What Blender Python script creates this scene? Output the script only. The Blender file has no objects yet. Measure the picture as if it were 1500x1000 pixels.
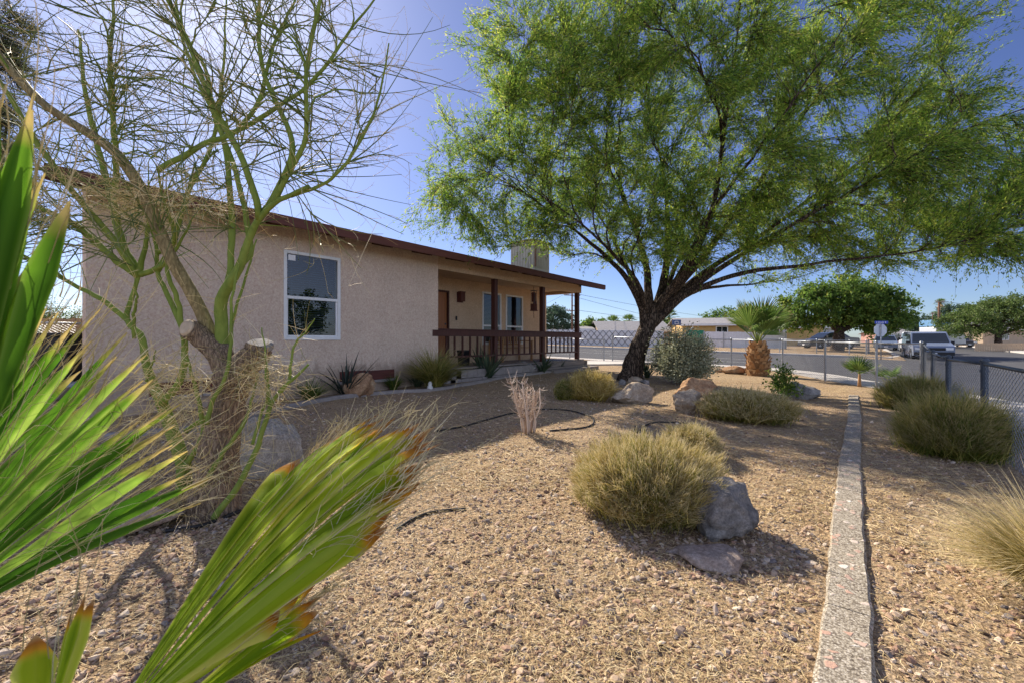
import bpy, math, random
import numpy as np
from mathutils import Vector, noise as mnoise

rng = np.random.default_rng(7)
random.seed(7)
C = bpy.context.scene.collection
PI = math.pi

# ------------------------------------------------------------------ layout helpers
F_PX = 16.0 / 36.0 * 1500.0
HY = 498.0
YAW = math.atan(505.0 / F_PX)
CAMZ = 1.2
RV = np.array([math.cos(YAW), math.sin(YAW), 0.0])
FV = np.array([-math.sin(YAW), math.cos(YAW), 0.0])
ZV = np.array([0.0, 0.0, 1.0])


def W(px, py, d):
    return RV * ((px - 750.0) / F_PX * d) + FV * d + ZV * (CAMZ + (HY - py) / F_PX * d)


def sstep(a, b, x):
    t = np.clip((np.asarray(x, float) - a) / (b - a), 0, 1)
    return t * t * (3 - 2 * t)


def plane(X, Y):
    X = np.asarray(X, float); Y = np.asarray(Y, float)
    Xc = np.clip(X, -45, 60)
    s = np.where(Xc < 0, -0.0213 * Xc, -0.05 * np.clip(Xc, 0, 5))
    return s + 0.012 * np.clip(Y - 18, 0, 60)


FENCE_PTS = [(-34.0, 19.9), (-14.0, 19.8), (-9.1, 19.8), (-6.6, 19.95), (-4.04, 20.0), (-2.1, 18.7), (-0.73, 16.0), (0.39, 14.5), (1.16, 13.75)]


def yard_edge(X):
    xs = [-90, -34, -9.1, -4.04, -2.1, -0.73, 0.39, 1.16, 1.8, 2.3, 2.7]
    ys = [19.9, 19.9, 19.8, 20.0, 18.7, 16.0, 14.5, 13.75, 12.9, 11.5, 8.0]
    return np.interp(X, xs, ys)


ROAD_FAR = 36.0


def road_mask(X, Y):
    """1 well inside the asphalt, 0 outside"""
    X = np.asarray(X, float); Y = np.asarray(Y, float)
    near = np.where(X < 2.7, sstep(0.8, 1.5, Y - yard_edge(X)), sstep(2.6, 2.9, X))
    front = near * (1 - sstep(ROAD_FAR - .1, ROAD_FAR + .25, Y)) * (1 - sstep(13.6, 13.9, X) * (1 - sstep(21.5, 22, Y)))
    back = sstep(2.3, 2.6, X) * (1 - sstep(11.0, 11.3, X)) * sstep(ROAD_FAR - .3, ROAD_FAR, Y)
    return np.clip(np.maximum(front, back), 0, 1)


def nz(X, Y, s, seed=0.0):
    X = np.asarray(X, float) * s + seed * 17.3; Y = np.asarray(Y, float) * s + seed * 7.7
    return (np.sin(X * 1.3 + 1.7 * np.sin(Y * .9)) + np.sin(Y * 1.7 + 1.3 * np.sin(X * 1.1 + 2)) + .6 * np.sin(X * 2.9 + Y * 2.3)) / 2.6


def gz(X, Y):
    X = np.asarray(X, float); Y = np.asarray(Y, float)
    yard = (1 - sstep(-1.0, .2, Y - yard_edge(X))) * (1 - sstep(.9, 1.3, X))
    bump = yard * (.018 * nz(X, Y, 1.6) + .008 * nz(X, Y, 5.1, 1))
    mound = yard * (.07 * np.exp(-(((X + 4.8) / 2.2) ** 2 + ((Y - 11.6) / 2.4) ** 2)))
    return plane(X, Y) + bump + mound - .30 * road_mask(X, Y)


def gp(px, py):
    """the point of the ground seen at a pixel of the photograph"""
    d = 3.0
    for _ in range(60):
        p = W(px, HY, d)
        z = float(gz(p[0], p[1]))
        d = .5 * d + .5 * max(.3, (CAMZ - z) * F_PX / max(py - HY, 2.0))
    p = W(px, py, d); p[2] = float(gz(p[0], p[1]))
    return p, d


def G0(x, y):
    return np.array([x, y, float(gz(x, y))])


# ------------------------------------------------------------------ mesh accumulators
class G:
    def __init__(s):
        s.V = []; s.Q = []; s.T = []; s.t = []; s.r = []; s.n = 0

    def add(s, V, Q=None, T=None, t=None, r=None):
        V = np.asarray(V, np.float32).reshape(-1, 3)
        s.V.append(V)
        if Q is not None and len(Q): s.Q.append(np.asarray(Q, np.int64).reshape(-1, 4) + s.n)
        if T is not None and len(T): s.T.append(np.asarray(T, np.int64).reshape(-1, 3) + s.n)
        m = len(V)
        s.t.append(np.zeros(m, np.float32) if t is None else np.broadcast_to(np.asarray(t, np.float32), (m,)))
        s.r.append(np.zeros(m, np.float32) if r is None else np.broadcast_to(np.asarray(r, np.float32), (m,)))
        s.n += m
        return s

    def box(s, a, b, r=0.0):
        x0, y0, z0 = np.minimum(a, b); x1, y1, z1 = np.maximum(a, b)
        V = [(x0, y0, z0), (x1, y0, z0), (x1, y1, z0), (x0, y1, z0), (x0, y0, z1), (x1, y0, z1), (x1, y1, z1), (x0, y1, z1)]
        return s.add(V, [(0, 3, 2, 1), (4, 5, 6, 7), (0, 1, 5, 4), (1, 2, 6, 5), (2, 3, 7, 6), (3, 0, 4, 7)], r=r)

    def obox(s, c, ax, ay, az, r=0.0):
        """box from centre and three half-axis vectors"""
        c, ax, ay, az = (np.asarray(q, float) for q in (c, ax, ay, az))
        V = [c + i * ax + j * ay + k * az for (i, j, k) in ((-1, -1, -1), (1, -1, -1), (1, 1, -1), (-1, 1, -1), (-1, -1, 1), (1, -1, 1), (1, 1, 1), (-1, 1, 1))]
        return s.add(V, [(0, 3, 2, 1), (4, 5, 6, 7), (0, 1, 5, 4), (1, 2, 6, 5), (2, 3, 7, 6), (3, 0, 4, 7)], r=r)

    def tubes(s, P, R, n=6, cap=True, r=None):
        """P (M,K,3), R (M,K): M tubes of K rings"""
        P = np.asarray(P, float); R = np.asarray(R, float)
        if P.ndim == 2: P = P[None]; R = np.broadcast_to(R, P.shape[:2])
        M, K, _ = P.shape
        R = np.broadcast_to(R, (M, K))
        Tn = np.gradient(P, axis=1); Tn /= np.linalg.norm(Tn, axis=2, keepdims=True) + 1e-9
        mean = Tn.mean(1); mean /= np.linalg.norm(mean, axis=1, keepdims=True) + 1e-9
        ref = np.where(np.abs(mean[:, 2:3]) > .8, np.array([[1.0, .2, 0]]), np.array([[.1, .15, 1.0]]))
        N = np.cross(Tn, ref[:, None, :]); N /= np.linalg.norm(N, axis=2, keepdims=True) + 1e-9
        B = np.cross(Tn, N)
        a = np.arange(n) / n * 2 * PI
        V = P[:, :, None, :] + R[:, :, None, None] * (np.cos(a)[None, None, :, None] * N[:, :, None, :] + np.sin(a)[None, None, :, None] * B[:, :, None, :])
        idx = np.arange(M * K * n).reshape(M, K, n)
        q = np.stack([idx[:, :-1, :], np.roll(idx, -1, 2)[:, :-1, :], np.roll(idx, -1, 2)[:, 1:, :], idx[:, 1:, :]], -1).reshape(-1, 4)
        V = V.reshape(-1, 3)
        tt = np.broadcast_to(np.linspace(0, 1, K)[None, :, None], (M, K, n)).reshape(-1)
        if r is None: r = rng.random(M)
        rr = np.broadcast_to(np.asarray(r, float).reshape(-1, 1, 1), (M, K, n)).reshape(-1)
        T = []
        if cap and n >= 3:
            for k in range(1, n - 1):
                T.append(np.stack([idx[:, 0, 0], idx[:, 0, k + 1], idx[:, 0, k]], -1))
                T.append(np.stack([idx[:, -1, 0], idx[:, -1, k], idx[:, -1, k + 1]], -1))
            T = np.concatenate(T)
        return s.add(V, q, T if len(T) else None, tt, rr)

    def strips(s, P, Wv, wd, r=None):
        """flat ribbons: P (M,K,3) spine, Wv (M,3) or (M,K,3) side vector, wd (M,K) half widths"""
        P = np.asarray(P, float); M, K, _ = P.shape
        Wv = np.asarray(Wv, float)
        if Wv.ndim == 2: Wv = Wv[:, None, :]
        wd = np.broadcast_to(np.asarray(wd, float), (M, K))
        L = P - Wv * wd[..., None]; Rr = P + Wv * wd[..., None]
        V = np.stack([L, Rr], 2).reshape(-1, 3)
        idx = np.arange(M * K * 2).reshape(M, K, 2)
        q = np.stack([idx[:, :-1, 0], idx[:, :-1, 1], idx[:, 1:, 1], idx[:, 1:, 0]], -1).reshape(-1, 4)
        tt = np.broadcast_to(np.linspace(0, 1, K)[None, :, None], (M, K, 2)).reshape(-1)
        if r is None: r = rng.random(M)
        rr = np.broadcast_to(np.asarray(r, float).reshape(-1, 1, 1), (M, K, 2)).reshape(-1)
        return s.add(V, q, None, tt, rr)

    def leaves(s, c, d, nrm, L, wd, r=None):
        """small diamond leaves: c base points (M,3), d direction, nrm normals"""
        M = len(c)
        d = d / (np.linalg.norm(d, axis=1, keepdims=True) + 1e-9)
        sd = np.cross(d, nrm); sd /= np.linalg.norm(sd, axis=1, keepdims=True) + 1e-9
        L = np.broadcast_to(L, (M,))[:, None]; wd = np.broadcast_to(wd, (M,))[:, None]
        up = np.cross(sd, d)
        m = c + d * L * .5
        V = np.stack([c, m + sd * wd, c + d * L - up * L * .12, m - sd * wd], 1).reshape(-1, 3)
        q = np.arange(M * 4).reshape(M, 4)
        if r is None: r = rng.random(M)
        return s.add(V, q, None, np.tile([0, .5, 1, .5], M), np.repeat(np.broadcast_to(r, (M,)), 4))

    def grid(s, f, nu, nv, r=0.0):
        """f(u,v) -> (...,3) on a grid of u,v in 0..1"""
        u, v = np.meshgrid(np.linspace(0, 1, nu + 1), np.linspace(0, 1, nv + 1), indexing='ij')
        V = np.asarray(f(u, v)).reshape(-1, 3)
        idx = np.arange((nu + 1) * (nv + 1)).reshape(nu + 1, nv + 1)
        q = np.stack([idx[:-1, :-1], idx[1:, :-1], idx[1:, 1:], idx[:-1, 1:]], -1).reshape(-1, 4)
        return s.add(V, q, None, v.reshape(-1), r)

    def lathe(s, prof, origin=(0, 0, 0), axis=(0, 0, 1), n=20, r=0.0):
        """prof list of (radius, height)"""
        ax = np.asarray(axis, float); ax /= np.linalg.norm(ax)
        e = np.array([1.0, 0, 0]) if abs(ax[0]) < .8 else np.array([0, 1.0, 0])
        u = np.cross(ax, e); u /= np.linalg.norm(u); v = np.cross(ax, u)
        a = np.arange(n) / n * 2 * PI
        rings = [np.asarray(origin) + h * ax + rr * (np.cos(a)[:, None] * u + np.sin(a)[:, None] * v) for rr, h in prof]
        V = np.concatenate(rings); K = len(prof)
        idx = np.arange(K * n).reshape(K, n)
        q = np.stack([idx[:-1], np.roll(idx, -1, 1)[:-1], np.roll(idx, -1, 1)[1:], idx[1:]], -1).reshape(-1, 4)
        return s.add(V, q, None, None, r)

    def prism(s, poly, e, r=0.0):
        """closed polygon (N,3) extruded by vector e; fan-capped (convex)"""
        A = np.asarray(poly, float); B = A + np.asarray(e, float); n = len(A)
        Q = [(i, (i + 1) % n, n + (i + 1) % n, n + i) for i in range(n)]
        T = [(0, i + 1, i) for i in range(1, n - 1)] + [(n, n + i, n + i + 1) for i in range(1, n - 1)]
        return s.add(np.concatenate([A, B]), Q, T, None, r)


WORLD = {}


def build(name, g, mat, parent=None, smooth=False, loc=None, bevel=0):
    V = np.concatenate(g.V) if g.V else np.zeros((0, 3), np.float32)
    me = bpy.data.meshes.new(name)
    if parent is not None: org = WORLD[parent.name]
    elif loc is not None: org = np.asarray(loc, float)
    else: org = np.zeros(3)
    V = V - org.astype(np.float32)
    Q = np.concatenate(g.Q) if g.Q else np.zeros((0, 4), np.int64)
    T = np.concatenate(g.T) if g.T else np.zeros((0, 3), np.int64)
    me.vertices.add(len(V)); me.vertices.foreach_set('co', V.astype(np.float32).ravel())
    nl = Q.size + T.size; npoly = len(Q) + len(T)
    me.loops.add(nl); me.loops.foreach_set('vertex_index', np.concatenate([Q.ravel(), T.ravel()]).astype(np.int32))
    me.polygons.add(npoly)
    st = np.concatenate([np.arange(len(Q)) * 4, Q.size + np.arange(len(T)) * 3]).astype(np.int32)
    me.polygons.foreach_set('loop_start', st)
    me.polygons.foreach_set('use_smooth', np.full(npoly, smooth))
    at = me.attributes.new('t', 'FLOAT', 'POINT'); at.data.foreach_set('value', np.concatenate(g.t).astype(np.float32))
    ar = me.attributes.new('rnd', 'FLOAT', 'POINT'); ar.data.foreach_set('value', np.concatenate(g.r).astype(np.float32))
    me.update(calc_edges=True); me.validate()
    o = bpy.data.objects.new(name, me); C.objects.link(o)
    if mat is not None: me.materials.append(mat)
    if parent is not None: o.parent = parent; WORLD[o.name] = org
    else: o.location = org; WORLD[o.name] = org
    if bevel:
        b = o.modifiers.new('bevel', 'BEVEL'); b.width = bevel; b.segments = 2; b.limit_method = 'ANGLE'
    return o


def tag(o, label=None, cat=None, group=None, kind=None):
    if label: o['label'] = label
    if cat: o['category'] = cat
    if group: o['group'] = group
    if kind: o['kind'] = kind
    return o


def thing(name, label, cat, loc, group=None):
    o = bpy.data.objects.new(name, None); C.objects.link(o)
    o.location = Vector(loc); o.empty_display_size = .2
    WORLD[o.name] = np.asarray(loc, float)
    return tag(o, label, cat, group)


def dup(o, parent=None):
    c = o.copy(); C.objects.link(c)
    if parent is not None: c.parent = parent
    for ch in list(o.children): dup(ch, c)
    return c


def spline(pts, n):
    """Catmull-Rom resampling of a polyline (N,3) into n points"""
    P = np.asarray(pts, float)
    if len(P) == 2: return P[0] + (P[1] - P[0]) * np.linspace(0, 1, n)[:, None]
    E = np.concatenate([[2 * P[0] - P[1]], P, [2 * P[-1] - P[-2]]])
    seg = np.linalg.norm(np.diff(P, axis=0), axis=1); cum = np.concatenate([[0], np.cumsum(seg)]); cum /= cum[-1]
    s = np.linspace(0, 1, n); k = np.clip(np.searchsorted(cum, s, 'right') - 1, 0, len(P) - 2)
    u = ((s - cum[k]) / (cum[k + 1] - cum[k] + 1e-9))[:, None]
    p0, p1, p2, p3 = E[k], E[k + 1], E[k + 2], E[k + 3]
    return .5 * (2 * p1 + (p2 - p0) * u + (2 * p0 - 5 * p1 + 4 * p2 - p3) * u ** 2 + (3 * p1 - p0 - 3 * p2 + p3) * u ** 3)


def unit(v):
    v = np.asarray(v, float)
    return v / (np.linalg.norm(v, axis=-1, keepdims=True) + 1e-9)


def rdir(n):
    return unit(rng.normal(size=(n, 3)))


# ------------------------------------------------------------------ materials
def nt(name):
    m = bpy.data.materials.new(name); m.use_nodes = True
    t = m.node_tree; t.nodes.clear()
    out = t.nodes.new('ShaderNodeOutputMaterial')
    return m, t, out


def node(t, typ, **kw):
    n = t.nodes.new(typ)
    for k, v in kw.items():
        if k in n.inputs.keys(): n.inputs[k].default_value = v
        else: setattr(n, k, v)
    return n


def ramp(t, fac, stops):
    r = t.nodes.new('ShaderNodeValToRGB')
    e = r.color_ramp.elements
    while len(e) < len(stops): e.new(.5)
    for i, (p, c) in enumerate(stops):
        e[i].position = p; e[i].color = (*c, 1)
    t.links.new(fac, r.inputs[0])
    return r.outputs[0]


def mixc(t, fac, a, b, mode='MIX'):
    m = t.nodes.new('ShaderNodeMix'); m.data_type = 'RGBA'; m.blend_type = mode
    for sock, v in ((m.inputs[0], fac), (m.inputs[6], a), (m.inputs[7], b)):
        if isinstance(v, (int, float)): sock.default_value = v
        elif isinstance(v, tuple): sock.default_value = (*v, 1) if len(v) == 3 else v
        else: t.links.new(v, sock)
    return m.outputs[2]


def coords(t, scale=1.0, kind='Object', sc=None):
    tc = t.nodes.new('ShaderNodeTexCoord'); mp = t.nodes.new('ShaderNodeMapping')
    mp.inputs['Scale'].default_value = sc or (scale, scale, scale)
    t.links.new(tc.outputs[kind], mp.inputs[0]); return mp.outputs[0]


def noise_fac(t, vec, scale, detail=4, rough=.6, dist=0.0):
    n = node(t, 'ShaderNodeTexNoise', Scale=scale, Detail=detail, Roughness=rough, Distortion=dist)
    t.links.new(vec, n.inputs['Vector']); return n.outputs['Fac']


def attr(t, name):
    a = t.nodes.new('ShaderNodeAttribute'); a.attribute_name = name; return a.outputs['Fac']


def surf(name, c1, c2=None, scale=4.0, rough=.8, bump=0.0, bscale=40.0, spec=.3, metal=0.0, stretch=None, c3=None, lo=.35, hi=.65, bdist=.01, speck=0.0, dirt=False):
    m, t, out = nt(name)
    p = node(t, 'ShaderNodeBsdfPrincipled', Roughness=rough, Metallic=metal)
    p.inputs['Specular IOR Level'].default_value = spec
    vec = coords(t, sc=stretch)
    if c2 is None: c2 = tuple(x * .8 for x in c1)
    f = noise_fac(t, vec, scale, 6, .65)
    st = [(lo, c1), (hi, c2)]
    if c3: st = [(lo, c1), ((lo + hi) / 2, c2), (hi, c3)]
    col = ramp(t, f, st)
    if speck:   # sand grain and trowel marks of the render coat
        col = mixc(t, speck, col, ramp(t, noise_fac(t, vec, 34, 7, .75, .3), [(.32, (.12, .12, .12)), (.5, (.5, .5, .5)), (.66, (.9, .9, .9))]), 'OVERLAY')
    if dirt:    # soil splashed on the foot of the wall, faint run-off streaks below the eave
        sx = node(t, 'ShaderNodeSeparateXYZ'); t.links.new(vec, sx.inputs[0])
        nn = noise_fac(t, coords(t, sc=(3, 3, 1)), 2.2, 5, .7)
        ad = node(t, 'ShaderNodeMath', operation='MULTIPLY_ADD'); t.links.new(nn, ad.inputs[0]); ad.inputs[1].default_value = -.75; t.links.new(sx.outputs[2], ad.inputs[2])
        col = mixc(t, ramp(t, ad.outputs[0], [(-.0, (.55, .55, .55)), (.16, (0, 0, 0))]), col, (.26, .19, .135))
        stn = noise_fac(t, coords(t, sc=(5, 5, .16)), 1.6, 4, .6)
        col = mixc(t, ramp(t, stn, [(.55, (0, 0, 0)), (.75, (.22, .22, .22))]), col, (.30, .23, .19))
    t.links.new(col, p.inputs['Base Color'])
    if bump:
        b = node(t, 'ShaderNodeBump', Strength=bump, Distance=bdist)
        t.links.new(noise_fac(t, vec, bscale, 6, .7), b.inputs['Height'])
        t.links.new(b.outputs[0], p.inputs['Normal'])
    t.links.new(p.outputs[0], out.inputs[0])
    return m


def leafmat(name, stops, transl=.45, tstops=None, rough=.6, tmix=None, spec=.25):
    """thin leaves: colour from each leaf's own random value and, along the leaf, from t"""
    m, t, out = nt(name)
    col = ramp(t, attr(t, 'rnd'), stops)
    if tstops:
        f = attr(t, 't')
        vec = coords(t)
        nn = noise_fac(t, vec, 9, 3, .6)
        ad = node(t, 'ShaderNodeMath', operation='MULTIPLY_ADD'); t.links.new(nn, ad.inputs[0]); ad.inputs[1].default_value = .3; ad.inputs[2].default_value = -.15
        sm = node(t, 'ShaderNodeMath', operation='ADD'); t.links.new(ad.outputs[0], sm.inputs[0]); t.links.new(f, sm.inputs[1])
        fr = ramp(t, sm.outputs[0], [(tmix[0], (0, 0, 0)), (tmix[1], (1, 1, 1))])
        col = mixc(t, fr, col, ramp(t, sm.outputs[0], tstops))
    p = node(t, 'ShaderNodeBsdfPrincipled', Roughness=rough)
    p.inputs['Specular IOR Level'].default_value = spec
    t.links.new(col, p.inputs['Base Color'])
    tr = t.nodes.new('ShaderNodeBsdfTranslucent')
    t.links.new(mixc(t, .35, col, (.9, 1.0, .35), 'MULTIPLY') if False else col, tr.inputs[0])
    mx = t.nodes.new('ShaderNodeMixShader'); mx.inputs[0].default_value = transl
    t.links.new(p.outputs[0], mx.inputs[1]); t.links.new(tr.outputs[0], mx.inputs[2])
    t.links.new(mx.outputs[0], out.inputs[0])
    return m


def glassmat(name, tint=(.75, .82, .85), gloss=.35):
    m, t, out = nt(name)
    fr = node(t, 'ShaderNodeFresnel', IOR=1.38)
    ad = node(t, 'ShaderNodeMath', operation='ADD'); t.links.new(fr.outputs[0], ad.inputs[0]); ad.inputs[1].default_value = gloss; ad.use_clamp = True
    tr = t.nodes.new('ShaderNodeBsdfTransparent'); tr.inputs[0].default_value = (*tint, 1)
    gl = node(t, 'ShaderNodeBsdfGlossy', Roughness=.01); gl.inputs[0].default_value = (.95, .97, 1, 1)
    mx = t.nodes.new('ShaderNodeMixShader')
    t.links.new(ad.outputs[0], mx.inputs[0]); t.links.new(tr.outputs[0], mx.inputs[1]); t.links.new(gl.outputs[0], mx.inputs[2])
    t.links.new(mx.outputs[0], out.inputs[0]); return m


def woodmat(name, c1, c2, axis=1, rough=.65, bump=.3):
    sc = [30, 30, 30]; sc[axis] = 1.5
    return surf(name, c1, c2, 1.0, rough, bump, 2.0, stretch=tuple(sc), bdist=.004)


def ground_mat():
    m, t, out = nt('yard_soil')
    vec = coords(t)
    p = node(t, 'ShaderNodeBsdfPrincipled', Roughness=.95); p.inputs['Specular IOR Level'].default_value = .1
    big = noise_fac(t, vec, .55, 5, .6, .4)
    base = ramp(t, big, [(.33, (.29, .19, .11)), (.5, (.43, .305, .17)), (.68, (.52, .385, .22))])
    mid = noise_fac(t, vec, 6, 6, .7, .5)
    base = mixc(t, .55, base, ramp(t, mid, [(.3, (.17, .105, .065)), (.5, (.45, .315, .165)), (.72, (.66, .50, .27))]))
    vo = node(t, 'ShaderNodeTexVoronoi', Scale=42.0, Randomness=1.0); t.links.new(vec, vo.inputs['Vector'])
    chip = ramp(t, vo.outputs['Color'], [(.1, (.13, .10, .09)), (.35, (.46, .31, .19)), (.6, (.56, .43, .30)), (.9, (.27, .235, .22))])
    rv = noise_fac(t, vec, 1.3, 3, .5)
    base = mixc(t, ramp(t, rv, [(.3, (.25, .25, .25)), (.7, (.6, .6, .6))]), base, chip)
    fine = noise_fac(t, vec, 160, 3, .8)
    base = mixc(t, .7, base, ramp(t, fine, [(.3, (.1, .1, .1)), (.5, (.5, .5, .5)), (.7, (1, 1, 1))]), 'OVERLAY')
    v9 = node(t, 'ShaderNodeTexVoronoi', Scale=95.0); t.links.new(vec, v9.inputs['Vector'])
    base = mixc(t, .55, base, ramp(t, v9.outputs['Distance'], [(.30, (1, 1, 1)), (.75, (.16, .13, .10))]), 'MULTIPLY')
    t.links.new(base, p.inputs['Base Color'])
    b1 = node(t, 'ShaderNodeBump', Strength=.9, Distance=.012); t.links.new(vo.outputs['Distance'], b1.inputs['Height'])
    b2 = node(t, 'ShaderNodeBump', Strength=.8, Distance=.012)
    t.links.new(noise_fac(t, vec, 55, 6, .75), b2.inputs['Height']); t.links.new(b1.outputs[0], b2.inputs['Normal'])
    t.links.new(b2.outputs[0], p.inputs['Normal'])
    t.links.new(p.outputs[0], out.inputs[0]); return m


def stone_mat(name, stops, scale=60, bump=.4):
    m, t, out = nt(name)
    p = node(t, 'ShaderNodeBsdfPrincipled', Roughness=.85); p.inputs['Specular IOR Level'].default_value = .2
    c = ramp(t, attr(t, 'rnd'), stops)
    vec = coords(t)
    c = mixc(t, .5, c, ramp(t, noise_fac(t, vec, scale, 5, .7), [(.3, (.25, .25, .25)), (.7, (.8, .8, .8))]), 'OVERLAY')
    t.links.new(c, p.inputs['Base Color'])
    b = node(t, 'ShaderNodeBump', Strength=bump, Distance=.004); t.links.new(noise_fac(t, vec, scale * 2, 5, .7), b.inputs['Height'])
    t.links.new(b.outputs[0], p.inputs['Normal']); t.links.new(p.outputs[0], out.inputs[0]); return m


def boulder_mat(name, c1, c2, c3):
    m, t, out = nt(name)
    p = node(t, 'ShaderNodeBsdfPrincipled', Roughness=.9); p.inputs['Specular IOR Level'].default_value = .15
    vec = coords(t)
    a = ramp(t, noise_fac(t, vec, 3.2, 7, .65, .6), [(.35, c1), (.52, c2), (.68, c3)])
    v = node(t, 'ShaderNodeTexVoronoi', Scale=5.0, feature='DISTANCE_TO_EDGE'); t.links.new(vec, v.inputs['Vector'])
    a = mixc(t, .35, a, ramp(t, noise_fac(t, vec, 26, 6, .75), [(.35, (.12, .12, .12)), (.6, (.75, .75, .75))]), 'OVERLAY')
    a = mixc(t, .45, a, ramp(t, noise_fac(t, vec, 75, 5, .8), [(.35, (.15, .15, .15)), (.65, (.85, .85, .85))]), 'OVERLAY')
    t.links.new(a, p.inputs['Base Color'])
    b = node(t, 'ShaderNodeBump', Strength=1.0, Distance=.05); t.links.new(noise_fac(t, vec, 9, 12, .76), b.inputs['Height'])
    t.links.new(b.outputs[0], p.inputs['Normal']); t.links.new(p.outputs[0], out.inputs[0]); return m


def bark_mat(name, c1, c2, sc=(26, 26, 5), bump=1.0, dist=.02, crack=1.0, mixing=.75):
    m, t, out = nt(name)
    p = node(t, 'ShaderNodeBsdfPrincipled', Roughness=.9); p.inputs['Specular IOR Level'].default_value = .1
    vec = coords(t, sc=sc)
    f0 = noise_fac(t, vec, 1.0, 8, .7, .8)
    tc = t.nodes.new('ShaderNodeTexCoord'); dn = node(t, 'ShaderNodeTexNoise', Scale=14.0, Detail=3); t.links.new(tc.outputs['Object'], dn.inputs['Vector'])
    va = node(t, 'ShaderNodeVectorMath', operation='MULTIPLY_ADD'); t.links.new(dn.outputs['Color'], va.inputs[0]); va.inputs[1].default_value = (.05, .05, .09); t.links.new(tc.outputs['Object'], va.inputs[2])
    vm = node(t, 'ShaderNodeVectorMath', operation='MULTIPLY'); t.links.new(va.outputs[0], vm.inputs[0]); vm.inputs[1].default_value = tuple(q * crack for q in sc)
    vo = node(t, 'ShaderNodeTexVoronoi', Scale=1.0, feature='DISTANCE_TO_EDGE'); t.links.new(vm.outputs[0], vo.inputs['Vector'])
    ck = ramp(t, vo.outputs['Distance'], [(.0, (0, 0, 0)), (.22, (1, 1, 1))])
    mm = node(t, 'ShaderNodeMath', operation='MULTIPLY'); t.links.new(f0, mm.inputs[0]); t.links.new(mixc(t, mixing, (1, 1, 1), ck), mm.inputs[1]); f = mm.outputs[0]
    t.links.new(ramp(t, f, [(.22, c1), (.58, c2)]), p.inputs['Base Color'])
    b = node(t, 'ShaderNodeBump', Strength=bump, Distance=dist); t.links.new(f, b.inputs['Height'])
    t.links.new(b.outputs[0], p.inputs['Normal']); t.links.new(p.outputs[0], out.inputs[0]); return m


def aggregate_mat():
    m, t, out = nt('exposed_aggregate')
    p = node(t, 'ShaderNodeBsdfPrincipled', Roughness=.85); p.inputs['Specular IOR Level'].default_value = .2
    vec = coords(t)
    v = node(t, 'ShaderNodeTexVoronoi', Scale=24.0); t.links.new(vec, v.inputs['Vector'])
    st = ramp(t, v.outputs['Color'], [(.05, (.10, .09, .10)), (.25, (.36, .17, .12)), (.5, (.30, .27, .25)), (.75, (.48, .30, .22)), (.95, (.66, .64, .58))])
    v2 = node(t, 'ShaderNodeTexVoronoi', Scale=24.0, feature='DISTANCE_TO_EDGE'); t.links.new(vec, v2.inputs['Vector'])
    v3 = node(t, 'ShaderNodeTexVoronoi', Scale=125.0); t.links.new(vec, v3.inputs['Vector'])
    sp = node(t, 'ShaderNodeSeparateColor'); t.links.new(v3.outputs['Color'], sp.inputs[0])
    cem = ramp(t, sp.outputs[0], [(0, (.17, .14, .11)), (.3, (.33, .285, .22)), (.7, (.45, .40, .315)), (1, (.54, .49, .41))])
    cem = mixc(t, .8, cem, ramp(t, v3.outputs['Distance'], [(.35, (1, 1, 1)), (.8, (.32, .29, .26))]), 'MULTIPLY')
    pick = node(t, 'ShaderNodeSeparateColor'); t.links.new(v.outputs['Color'], pick.inputs[0])
    big = ramp(t, pick.outputs[1], [(.76, (0, 0, 0)), (.78, (1, 1, 1))])
    ed = ramp(t, v2.outputs['Distance'], [(.10, (0, 0, 0)), (.2, (1, 1, 1))])
    f = mixc(t, 1.0, big, ed, 'MULTIPLY')
    t.links.new(mixc(t, f, cem, st), p.inputs['Base Color'])
    b = node(t, 'ShaderNodeBump', Strength=.8, Distance=.008)
    add = mixc(t, .6, f, noise_fac(t, vec, 120, 4, .7)); t.links.new(add, b.inputs['Height'])
    t.links.new(b.outputs[0], p.inputs['Normal']); t.links.new(p.outputs[0], out.inputs[0]); return m


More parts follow.
